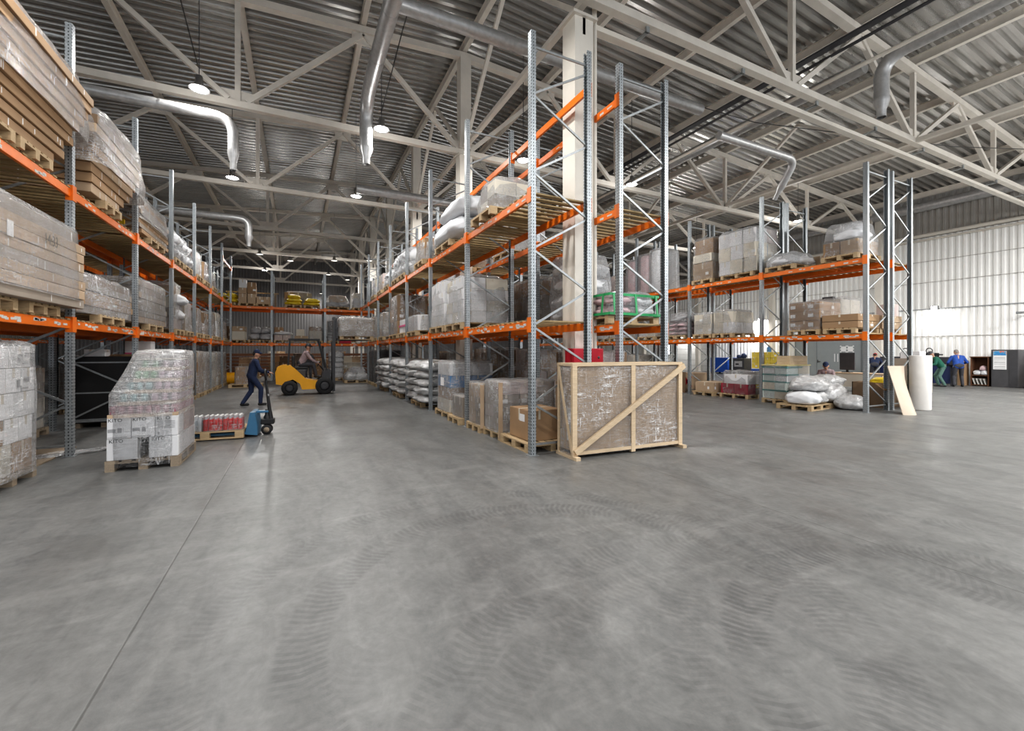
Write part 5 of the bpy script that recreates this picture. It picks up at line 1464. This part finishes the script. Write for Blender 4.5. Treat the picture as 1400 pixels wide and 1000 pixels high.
# ================================================================== FORKLIFT
FKX, FKY = .30, 18.3
t = thing('forklift', 'yellow forklift driving across the left aisle with a raised mast', 'forklift', (FKX, FKY, 0))
b = MB(); b.prism([(-1.0, .42), (-1.02, .85), (-.95, 1.05), (-.78, 1.12), (-.52, 1.10), (-.30, .90), (-.02, .60), (.30, .52), (.72, .50), (.72, .22), (-.15, .20), (-.22, .42), (-.45, .58), (-.72, .50), (-.80, .38)], (-.46, .46)); b.build('chassis', M['yellow'], t)
b = MB(); b.box(-.62, -.02, -.36, .36, .62, .94, 0, None, .03); b.build('engine_hood', M['dark'], t)
b = MB(); b.box(-.42, .06, -.24, .24, .94, 1.04, 0, None, .03); b.build('seat', M['black'], t)
b = MB(); b.box(-.50, -.38, -.24, .24, 1.0, 1.45, 0, None, .04); b.build('seat_back', M['black'], t)
b = MB(); b.prism([(.50, .50), (.84, .50), (.84, .92), (.68, .98), (.56, .80)], (-.44, .44)); b.build('dash_cowl', M['dark'], t)
b = MB(); b.tube([(.62, 0, .85), (.45, 0, 1.12)], .025, 8); b.build('steering_column', M['black'], t)
b = MB(); b.tube([(.44 + .10 * math.cos(a) * .6, .17 * math.sin(a), 1.14 + .10 * math.cos(a)) for a in [2 * PI * i / 20 for i in range(21)]], .014, 6, cap=False); b.build('steering_wheel', M['black'], t)
for x_, r_ in ((-.56, .27), (.62, .32)):
    for s in (-1, 1):
        y_ = s * .42
        b = MB(); b.lathe([(r_ * .55, -.10), (r_ * .93, -.10), (r_, -.07), (r_, .07), (r_ * .93, .10), (r_ * .55, .10)], (x_, y_ + s * .02, r_), 28, axis='y'); w_ = b.build('wheel', M['rubber'], t)
        b = MB(); b.lathe([(0, -.07), (r_ * .3, -.085), (r_ * .56, -.06), (r_ * .56, .06), (r_ * .3, .085), (0, .07)], (x_, y_ + s * .02, r_), 20, axis='y'); b.build('hub', M['dark'], w_)
for s in (-1, 1):
    b = MB(); b.bar((.70, s * .42, .9), (.42, s * .40, 2.05), .05, .05); b.build('guard_post', M['black'], t)
    b = MB(); b.bar((-.62, s * .42, 1.0), (-.55, s * .40, 2.05), .05, .05); b.build('guard_post', M['black'], t)
b = MB(); b.box(-.6, .46, -.43, -.38, 2.03, 2.09); b.box(-.6, .46, .38, .43, 2.03, 2.09)
for q in range(6): b.box(-.6 + .2 * q, -.55 + .2 * q, -.38, .38, 2.05, 2.08)
b.build('guard_roof', M['black'], t)
b = MB()
for s in (-1, 1): b.box(.90, 1.0, s * .30 - .04, s * .30 + .04, .08, 2.0)
for z_ in (.15, 1.0, 1.95): b.box(.91, .97, -.30, .30, z_, z_ + .06)
b.build('outer_mast', M['dark'], t)
b = MB()
for s in (-1, 1): b.box(.93, 1.02, s * .22 - .03, s * .22 + .03, 1.2, 2.95)
for z_ in (1.9, 2.88): b.box(.94, 1.0, -.22, .22, z_, z_ + .06)
b.build('inner_mast', M['dark'], t)
b = MB(); b.tube([(.96, 0, .1), (.96, 0, 2.85)], .035, 10); b.build('lift_cylinder', M['steel'], t)
b = MB(); b.box(1.02, 1.07, -.42, .42, 2.12, 2.18); b.box(1.02, 1.07, -.42, .42, 2.48, 2.54)
for q in (-.4, -.2, .2, .4): b.box(1.03, 1.06, q - .015, q + .015, 2.18, 2.9)
b.build('carriage', M['dark'], t)
for s in (-1, 1):
    b = MB(); b.box(1.07, 1.11, s * .24 - .05, s * .24 + .05, 2.03, 2.56); b.prism([(1.11, 2.03), (2.22, 2.05), (2.22, 2.062), (1.11, 2.075)], (s * .24 - .05, s * .24 + .05)); b.build('fork', M['dark'], t)
t = load('long wrapped grey-brown load raised on the forklift forks', 'pallet load', FKX + 1.78, FKY, 2.077, 0, pl=(1.25, .9), plabel='wooden pallet lifted on the forklift forks')
stack(t, 1.28, .95, .66, 2, 1, 3, [GC, GC], 0, seed=460, deco=False); film_part(t, 1.32, 1.0, .68, -.02, 'film_heavy', .03, .04, 460, .03)

# ================================================================== RIGHT WALL AREA
t = thing('grey_gate', 'big grey sheet metal gate with white notices on the right wall', 'gate', (XR_W - .06, 15.4, 0))
b = MB(); b.box(-.04, .03, -1.9, 1.9, 0, 2.62); b.build('panel', plain('gate_grey', (.33, .36, .37), .45, .2, .05, 2), t)
b = MB(); b.box(-.06, -.04, -1.9, -1.82, 0, 2.62); b.box(-.06, -.04, 1.82, 1.9, 0, 2.62); b.box(-.06, -.04, -1.9, 1.9, 2.55, 2.62); b.box(-.055, -.04, .55, .57, 0, 2.55); b.build('frame', plain('gate_frame', (.20, .22, .23), .45, .2), t)
b = MB(); b.box(-.10, -.05, .35, .5, .98, 1.02); b.box(-.07, -.05, .48, .52, .92, 1.1); b.build('handle', M['dark'], t)
for q in (0, 1):
    b = MB(); y_ = -.93 - .36 * q
    b.box(-.052, -.042, y_ - .13, y_ + .13, 1.62, 1.92)
    for a in (-.15, .15):
        for z_ in (1.60, 1.77, 1.94): b.box(-.054, -.044, y_ + a - .035, y_ + a + .035, z_ - .035, z_ + .035)
    b.build('white_notice', M['paper'], t)
for q in range(7):
    b = MB(); y_ = -.45 - .17 * q; b.box(-.052, -.042, y_ - .02, y_ + .02, 1.0 if q < 2 else 1.15, 1.48); b.build('white_strip', M['paper'], t)
t = struct(thing('door_1', None, None, (XR_W - .05, 25.4, 0)))
b = MB(); b.box(-.03, .03, -2.0, 2.0, 0, 2.7); b.build('door_panel', M['white'], t)
b = MB()
for k in range(6): b.box(-.036, -.03, -2.0, 2.0, .45 * k + .02, .45 * k + .035)
b.build('panel_groove', M['wall_g'], t)
b = MB(); b.box(-.08, -.03, 2.0, 2.12, 0, 2.8); b.box(-.08, -.03, -2.12, -2.0, 0, 2.8); b.build('door_frame', M['zinc'], t)
t = thing('blue_bin', 'blue open container by the right wall behind the rack', 'container', (28.2, 21.8, 0))
b = MB(); b.prism([(-.55, .12), (.55, .12), (.65, 1.12), (-.65, 1.12)], (-.8, .8)); b.build('body', M['blue_bin'], t)
b = MB(); b.box(-.7, .7, -.85, .85, 1.12, 1.17); b.build('rim', M['blue_bin'], t)
b = MB(); b.box(-.5, -.4, -.7, -.6, 0, .12); b.box(.4, .5, -.7, -.6, 0, .12); b.box(-.5, -.4, .6, .7, 0, .12); b.box(.4, .5, .6, .7, 0, .12); b.build('foot', M['dark'], t)
t = thing('battery_charger', 'dark machine cabinet with a pale panel beside the blue container', 'machine', (28.2, 20.3, 0))
b = MB(); b.box(-.4, .4, -.45, .45, 0, 1.15, 0, None, .03); b.build('cabinet', M['dark'], t)
b = MB(); b.box(-.41, -.40, -.3, .3, .55, .95); b.build('front_panel', M['sack_grey'], t)
b = MB(); b.box(-.418, -.41, -.05, .2, .68, .78); b.build('display', M['black'], t)
for y_, h_, r_ in ((.2, .35, .12), (-.15, .5, .16)):
    tag(sack(None, (28.2, 20.3 + y_, 1.15), (.3, .3, h_ * .7), 'navy', 0, 3), 'small dark bundle on the machine cabinet, %s' % ('left' if y_ > 0 else 'right'), 'bundle')
for i, (yy, lb) in enumerate(((18.75, 'left'), (17.85, 'right'))):
    t = load('%s stack of yellow boxes on a blue and white base by the right wall' % lb, 'pallet load', 28.1, yy, 0, pl=(1.2, .8))
    stack(t, 1.1, .8, .35, 1, 2, 1, [WC], 0, seed=470, deco=False); b = MB(); b.box(-.56, .56, -.41, .41, .12, .3); b.build('blue_band', M['blue_bin'], t)
    for k in range(3): 
        for j in range(2): carton(t, (0, -.2 + .4 * j, .36 + .36 * k), (1.0, .38, .35), YC_)
t = load('blue water jug on the yellow boxes', 'jug', 28.0, 18.2, 1.59, pal=0, name='water_jug', group=None)
b = MB(); b.lathe([(0, 0), (.13, 0), (.135, .05), (.135, .28), (.05, .36), (.04, .42), (0, .42)], seg=16); b.build('body', M['blue_carton'], t)
# work tables by the wall
t = thing('work_table', 'dark blue work table by the right wall where people lean', 'table', (27.9, 10.6, 0))
b = MB(); b.box(-.45, .45, -1.6, 1.6, .95, 1.0); b.build('tabletop', M['dark'], t)
b = MB(); b.box(-.42, -.39, -1.55, 1.55, .10, .95); b.build('front_panel', plain('table_blue', (.03, .045, .13), .5), t)
for sx_ in (-.40, .40):
    for sy_ in (-1.5, 1.5):
        b = MB(); b.box(sx_ - .03, sx_ + .03, sy_ - .03, sy_ + .03, 0, .95); b.build('leg', M['dark'], t)
b = MB(); b.box(.1, .42, -1.5, 1.5, 1.0, 1.35); b.build('back_shelf', M['greycloth'], t)
for i, yy in enumerate((10.05, 11.0)):
    t = thing('desktop_machine', 'black desktop machine with a round loop on top, %s one' % ('right' if i == 0 else 'left'), 'machine', (28.15, yy, 1.351), 0, 'machines with loops')
    b = MB(); b.box(-.16, .16, -.25, .25, 0, .2, 0, None, .03); b.box(-.1, .1, -.4, -.25, .08, .14); b.build('body', M['black'], t)
    b = MB(); b.tube([(0, .12 * math.cos(a) + .08, .30 + .13 * math.sin(a)) for a in [2 * PI * q / 18 for q in range(19)]], .022, 8, cap=False); b.build('loop', M['dark'], t)
t = load('sheet of white paper at the table edge', 'paper', 27.62, 9.75, 1.001, pal=0, name='paper_sheet', group=None); b = MB(); b.box(-.15, .15, -.25, .25, 0, .006); b.build('sheets', M['paper'], t)
t = load('plain brown board standing between the man in blue and the open cupboard', 'board', 28.55, 8.98, 0, pal=0, name='brown_board', group=None); b = MB(); b.box(-.3, .3, -.05, .16, 0, 1.18); b.build('board', M['kraft'], t)
t = thing('open_cupboard', 'small dark brown open cupboard with bags beside the grey cabinet', 'cupboard', (28.85, 8.48, 0))
b = MB()
b.box(-.3, .3, -.3, -.27, 0, 1.34); b.box(-.3, .3, .27, .3, 0, 1.34); b.box(-.33, .33, -.33, .33, 1.34, 1.38); b.box(.27, .3, -.27, .27, 0, 1.34); b.build('carcass', M['brown_board'], t)
for z_ in (.04, .48):
    b = MB(); b.box(-.3, .27, -.27, .27, z_, z_ + .03); b.build('shelf_board', M['brown_board'], t)
for q, (y_, z_, s_, mt) in enumerate(((.1, .511, .28, 'sack_white'), (-.12, .511, .26, 'sack_white'), (-.08, .72, .22, 'sack_pink'))):
    tag(sack(None, (28.75, 8.48 + y_, z_), (.4, s_, .24), mt, 0, q), ('pale bag in the open cupboard, left', 'pale bag in the open cupboard, right', 'pinkish bag in the open cupboard, on top')[q], 'bag')
t = load('folded papers in the lower shelf of the open cupboard', 'papers', 28.72, 8.48, .071, pal=0, name='paper_bundle', group=None)
for q in range(4):
    b = MB(); b.bar((0, -.2 + .12 * q, .0), (0, -.12 + .12 * q, .28), .3, .03, up=(0, 1, 0)); b.build('bundle', M['sticker'], t)
t = thing('grey_cabinet', 'tall dark grey cabinet with a wall calendar on its front', 'cabinet', (28.85, 7.66, 0))
b = MB(); b.box(-.36, .36, -.42, .42, 0, 1.70, 0, None, .015); b.build('body', plain('cabinet_grey', (.075, .075, .08), .45), t)
b = MB(); b.box(-.372, -.36, -.40, -.14, .02, 1.68); b.build('film_cover', M['dark'], t)
cl = thing('calendar', 'calendar with a red and blue picture hanging on the dark grey cabinet', 'calendar', (28.47, 7.80, 1.22))
b = MB(); b.box(-.012, -.004, -.21, .21, -.42, .42); b.build('page', M['paper'], cl)
n = NT('calendar_picture')
g_ = n.noise(n.coord(), 5, 2)
M['calpic'] = n.done(n.bsdf(n.ramp(g_, [(.38, (.05, .25, .55)), (.48, (.10, .40, .60)), (.52, (.60, .10, .08)), (.62, (.55, .2, .15))]), .5))
b = MB(); b.box(-.015, -.012, -.20, .20, .22, .41); b.build('picture', M['calpic'], cl)
b = MB()
for z_ in (.10, -.10, -.30):
    b.box(-.0135, -.012, -.17, .17, z_, z_ + .02)
    for q in range(4): b.box(-.013, -.012, -.18, .18, z_ - .03 - .025 * q, z_ - .025 - .025 * q)
b.build('date_rows', M['grey_print'], cl)
t = load('grey hanging cloth beside the tall cabinet', 'cloth', 29.0, 6.98, 0, pal=0, name='hanging_cloth', group=None)
b = MB(); b.tube([(0, 0, 1.5), (0, .02, 1.2), (0, 0, .5)], .14, 10, rad=[.08, .14, .16]); b.build('cloth', M['sack_grey'], t); b = MB(); b.tube([(0, 0, .0), (0, 0, 1.75)], .02, 8); b.box(-.2, .2, -.2, .2, 0, .03); b.build('stand', M['dark'], t)
t = thing('wooden_bench', 'pale wooden bench frame at the right edge of the photo', 'bench', (28.6, 6.45, 0))
for sx_ in (-.35, .35):
    for sy_ in (-.32, .42):
        b = MB(); b.box(sx_ - .04, sx_ + .04, sy_ - .04, sy_ + .04, 0, .72); b.build('leg', M['crate_wood'], t)
b = MB(); b.box(-.42, .42, -.5, .5, .72, .78); b.build('top', M['crate_wood'], t)
b = MB(); b.box(-.38, .38, -.4, .4, .15, .19); b.build('shelf', M['crate_wood'], t)
t = load('red box on the wooden bench at the right edge', 'box', 28.6, 6.35, .781, pal=0, name='red_box', group=None); carton(t, (0, 0, 0), (.4, .4, .6), RC, deco=False)
# desk behind the right rack end
t = thing('computer_desk', 'desk with a dark screen behind the silver bags', 'desk', (20.2, 9.35, 0))
b = MB(); b.box(-.4, .4, -.9, .9, .72, .76); b.build('desktop', M['kraft_light'], t)
for s in (-.86, .84):
    b = MB(); b.box(-.38, .38, s, s + .03, 0, .72); b.build('side_panel', M['kraft_light'], t)
b = MB(); b.box(-.38, -.35, -.83, .84, .2, .72); b.build('front_panel', CC, t)
t = thing('monitor', 'tall dark screen standing on the desk behind the silver bags', 'monitor', (20.2, 9.84, .761))
b = MB(); b.box(-.03, .03, -.27, .27, .10, .80, 0, None, .01); b.build('screen', M['dark'], t); b = MB(); b.box(-.12, .12, -.15, .15, 0, .02); b.box(-.02, .02, -.04, .04, .02, .12); b.build('stand', M['black'], t)
t = thing('desk_partition', 'low brown textured partition between the right rack end posts', 'partition', (20.86, 8.05, 0))
b = MB(); b.box(-.04, .04, -.62, .62, .1, 1.35); b.build('panel', M['grey_carton'], t)
for s in (-.55, .55):
    b = MB(); b.box(-.15, .15, s - .03, s + .03, 0, .1); b.build('foot', M['dark'], t)
t = load('white box standing behind the brown partition', 'box', 21.7, 8.3, 0, pal=0, name='white_box', group=None); carton(t, (0, 0, 0), (.5, .6, 1.62), WC)
b = MB(); b.tube([(XR_W - .05, 7.2, 3.3), (XR_W - .55, 7.2, 3.35)], .03, 8); b.tube([(XR_W - .55, 7.05, 3.35), (XR_W - .55, 7.4, 3.35)], .05, 8)
tag(b.build('wall_bracket', M['zinc']), 'small metal bracket sticking out of the white wall at the right', 'bracket')

# ================================================================== PEOPLE
def blob(caps, name, mat, parent, vox=.014, smooth=2):
    bm = bmesh.new()
    for a, c, ra, rb in caps:
        a, c = Vector(a), Vector(c)
        L = (c - a).length
        for q, r in ((a, ra), (c, rb)):
            bmesh.ops.create_icosphere(bm, subdivisions=2, radius=r, matrix=Matrix.Translation(q))
        if L > 1e-4:
            rot = (c - a).to_track_quat('Z', 'Y').to_matrix().to_4x4()
            bmesh.ops.create_cone(bm, cap_ends=True, segments=12, radius1=ra, radius2=rb, depth=L, matrix=Matrix.Translation((a + c) / 2) @ rot)
    me = bpy.data.meshes.new(name); bm.to_mesh(me); bm.free()
    o = bpy.data.objects.new(name, me); COL.objects.link(o)
    m = o.modifiers.new('r', 'REMESH'); m.mode = 'VOXEL'; m.voxel_size = vox; m.use_smooth_shade = True
    if smooth:
        s = o.modifiers.new('s', 'SMOOTH'); s.iterations = smooth; s.factor = .5
    dg = bpy.context.evaluated_depsgraph_get()
    m2 = bpy.data.meshes.new_from_object(o.evaluated_get(dg))
    bpy.data.objects.remove(o); bpy.data.meshes.remove(me)
    m2.materials.clear(); m2.materials.append(M[mat] if isinstance(mat, str) else mat)
    return obj(name, m2, parent)
def ik(a, b_, l1, l2, pole):
    a, b_ = Vector(a), Vector(b_); d = b_ - a; L = min(d.length, l1 + l2 - .005)
    u = d.normalized(); b2 = a + u * L
    x = (l1 * l1 - l2 * l2 + L * L) / (2 * L); h = math.sqrt(max(0, l1 * l1 - x * x))
    p = Vector(pole); p = (p - u * p.dot(u)).normalized()
    return a + u * x + p * h, b2
def person(label, loc, rz, lean=.1, hip=.92, feet=((-.10, 0), (.10, .0)), hands=((-.28, .1, .85), (.28, .1, .85)), jacket='navy', trousers='navy', head=(0, .0), cap=None, hair='hair', sit=False, s=1.0, shoulder_patch=None):
    t = thing('person', label, 'person', loc, rz)
    t.scale = (s, s, s)
    H = Vector((0, 0, hip)); d = Vector((0, math.sin(lean), math.cos(lean)))
    f = Vector((0, math.cos(lean), -math.sin(lean)))
    C1 = H + d * .26; C2 = H + d * .44; N = H + d * .53
    hp = lean * .5 + head[0]
    hd = Vector((math.sin(head[1]) * .2, math.sin(hp), math.cos(hp))).normalized()
    hf = (Vector((0, 1, 0)) - hd * hd.y).normalized()
    hs = hd.cross(hf) * -1
    HC = N + hd * .17
    skin = [(HC - hd * .02 - hf * .005, HC + hd * .045 - hf * .01, .088, .085), (HC - hd * .085 + hf * .03, HC - hd * .02 + hf * .02, .052, .07),
            (HC - hd * .0 + hf * .085, HC - hd * .035 + hf * .102, .011, .016), (HC - hd * .01 + hs * .088, HC - hd * .04 + hs * .083, .015, .012), (HC - hd * .01 - hs * .088, HC - hd * .04 - hs * .083, .015, .012),
            (N - d * .06, HC - hd * .06, .055, .052), (C2, N - d * .05, .09, .06), (H, C2, .10, .11)]
    jk = [(H + d * .0 + Vector((-.06, 0, 0)), C1 + Vector((-.06, 0, 0)), .125, .13), (H + Vector((.06, 0, 0)), C1 + Vector((.06, 0, 0)), .125, .13),
          (C1 + Vector((-.06, 0, 0)), C2 + Vector((-.08, 0, 0)), .13, .115), (C1 + Vector((.06, 0, 0)), C2 + Vector((.08, 0, 0)), .13, .115), (C2, N - d * .03, .11, .075)]
    tr = [(H + Vector((-.05, 0, .03)), H + Vector((.05, 0, .03)), .135, .135)]
    shoes = []
    for i, sg in enumerate((-1, 1)):
        S = H + d * .46 + Vector((sg * .185, 0, 0))
        E, Wr = ik(S, hands[i], .29, .26, Vector((sg * .5, -.6, -.5)))
        jk += [(C2 + Vector((sg * .08, 0, 0)), S, .09, .072), (S, E, .068, .055), (E, E + (Wr - E) * .93, .055, .043)]
        skin += [(S, E, .045, .04), (E, Wr, .038, .028)]
        hdirv = (Wr - E).normalized(); side = hdirv.cross(Vector((0, 0, 1)));
        if side.length < .2: side = Vector((1, 0, 0))
        side.normalize(); dn = hdirv.cross(side).normalized()
        if dn.z > 0: dn = -dn
        P = Wr + hdirv * .085
        skin += [(Wr + hdirv * .02 + side * .012, P + side * .018, .024, .022), (Wr + hdirv * .02 - side * .012, P - side * .018, .024, .022)]
        for q, ln in enumerate((.066, .076, .072, .056)):
            k0 = P + side * (.033 - .022 * q)
            k1 = k0 + hdirv * ln * .55 + dn * .008; k2 = k1 + hdirv * ln * .35 + dn * .026
            skin += [(k0, k1, .0105, .0095), (k1, k2, .0095, .008)]
        th0 = Wr + hdirv * .03 + side * (.03 * (1 if i else -1)); th1 = th0 + hdirv * .035 + side * (.028 * (1 if i else -1)) + dn * .012
        skin += [(th0, th1, .013, .011), (th1, th1 + hdirv * .03, .011, .009)]
        hp_ = H + Vector((sg * .09, 0, -.02)); A = Vector((feet[i][0], feet[i][1], .09 if len(feet[i]) < 3 else feet[i][2]))
        Kn, A2 = ik(hp_, A, .43, .43, Vector((sg * .15, 1, .2)))
        tr += [(hp_, Kn, .098, .072), (Kn, A2 + Vector((0, 0, .0)), .072, .058)]
        skin += [(hp_, Kn, .06, .05), (Kn, A2, .045, .035), (A2, A2 + Vector((0, .08, -.05)), .03, .03)]
        shoes.append([(A2 + Vector((0, -.03, -.045)), A2 + Vector((0, .14, -.052)), .045, .038), (A2 + Vector((0, 0, 0)), A2 + Vector((0, 0, -.03)), .05, .05)])
    blob(skin, 'body', 'skin', t, .0075, 1)
    blob(jk, 'jacket', jacket, t, .018)
    blob(tr, 'trousers', trousers, t, .018)
    for sh in shoes: blob(sh, 'shoe', 'black', t, .012)
    if shoulder_patch:
        blob([(C2 + Vector((-.10, -.02, .0)) + d * .02, C2 + Vector((.10, -.02, 0)) + d * .02, .125, .125)], 'shoulder_yoke', shoulder_patch, t, .018)
    if cap:
        o = blob([(HC + hd * .05 - hf * .01, HC + hd * .062 - hf * .01, .096, .092), (HC + hd * .045 + hf * .08, HC + hd * .04 + hf * .135, .03, .02), (HC + hd * .045 + hf * .08 + hs * .04, HC + hd * .04 + hf * .12 + hs * .03, .03, .02), (HC + hd * .045 + hf * .08 - hs * .04, HC + hd * .04 + hf * .12 - hs * .03, .03, .02)], 'cap', cap, t, .012)
        blob([(HC - hd * .01 - hf * .04, HC + hd * .03 - hf * .03, .075, .08)], 'hair', hair, t, .012)
    else:
        blob([(HC + hd * .055 - hf * .015, HC + hd * .03 - hf * .035, .086, .086), (HC - hf * .05, HC - hd * .05 - hf * .045, .07, .05)], 'hair', hair, t, .012)
    for sg in (-1, 1):
        blob([(HC + hf * .083 + hs * sg * .033 + hd * .002, HC + hf * .084 + hs * sg * .033 + hd * .002, .009, .009)], 'eye', 'black', t, .004, 0)
    blob([(HC + hf * .082 - hd * .068 - hs * .018, HC + hf * .082 - hd * .068 + hs * .018, .007, .007)], 'mouth', M['red_carton'], t, .004, 0)
    return t
person('man in navy walking along the left aisle in front of a low pallet', (-1.22, 14.97, 0), -PI / 2 + .25, .20, .90, ((-.10, -.22), (.10, .22)), ((-.25, .40, 1.0), (.25, .42, 1.02)), 'navy', 'navy', (.1, 0), 'navy', s=.97)
person('forklift driver in grey leaning forward over the steering wheel', (FKX - .18, FKY, .0), -PI / 2, .42, 1.14, ((-.13, .52, .70), (.13, .52, .70)), ((-.15, .56, 1.18), (.15, .56, 1.18)), 'mauve', 'greycloth', (.0, 0), 'dark', s=1.0)
person('bystander with dark hair behind the forklift mast', (.55, 25.6, 0), PI * .9, .12, .92, ((-.1, 0), (.1, .04)), ((-.2, .3, 1.0), (.2, .3, 1.0)), 'dark', 'greycloth', (.2, 0))
person('worker in dark clothes far behind beside the white sack tower', (2.6, 28.9 + 2.6, 0), PI, .1, .9, ((-.1, 0), (.1, .04)), ((-.2, .3, 1.0), (.2, .3, 1.0)), 'navy', 'navy', (.2, 0), 'dark')
person('person in green overalls and cap bending over papers by the table', (26.55, 9.1, 0), .62, .55, .90, ((-.14, -.05), (.14, .08)), ((-.20, .55, .98), (.22, .52, 1.0)), 'greencloth', 'greenpants', (.35, .2), 'dark', 'greyhair')
person('grey-haired man in blue jacket leaning on the work table', (27.2, 8.75, 0), -.95, .32, .93, ((-.16, 0), (.16, .1)), ((-.25, .42, 1.02), (.28, .40, 1.06)), 'bluecloth', 'greycloth', (.45, 0), None, 'greyhair')
person('worker in navy bending over the table behind the green overalls', (27.05, 10.0, 0), -.9, .6, .90, ((-.14, 0), (.14, .1)), ((-.2, .5, 1.03), (.2, .5, 1.03)), 'navy', 'navy', (.3, 0), 'dark')
person('worker in navy with red collar bent low between the right rack posts', (27.0, 11.9, 0), -1.2, .8, .90, ((-.14, 0), (.14, .1)), ((-.2, .5, 1.03), (.2, .5, 1.03)), 'navy', 'greycloth', (.3, 0), 'red')
person('person in a mauve top and dark cap bending behind the silver bags', (17.4, 9.15, 0), 2.0, .55, .50, ((-.16, .40), (.16, .45)), ((-.2, .5, .45), (.2, .5, .45)), 'mauve', 'greycloth', (.2, 0), 'navy')
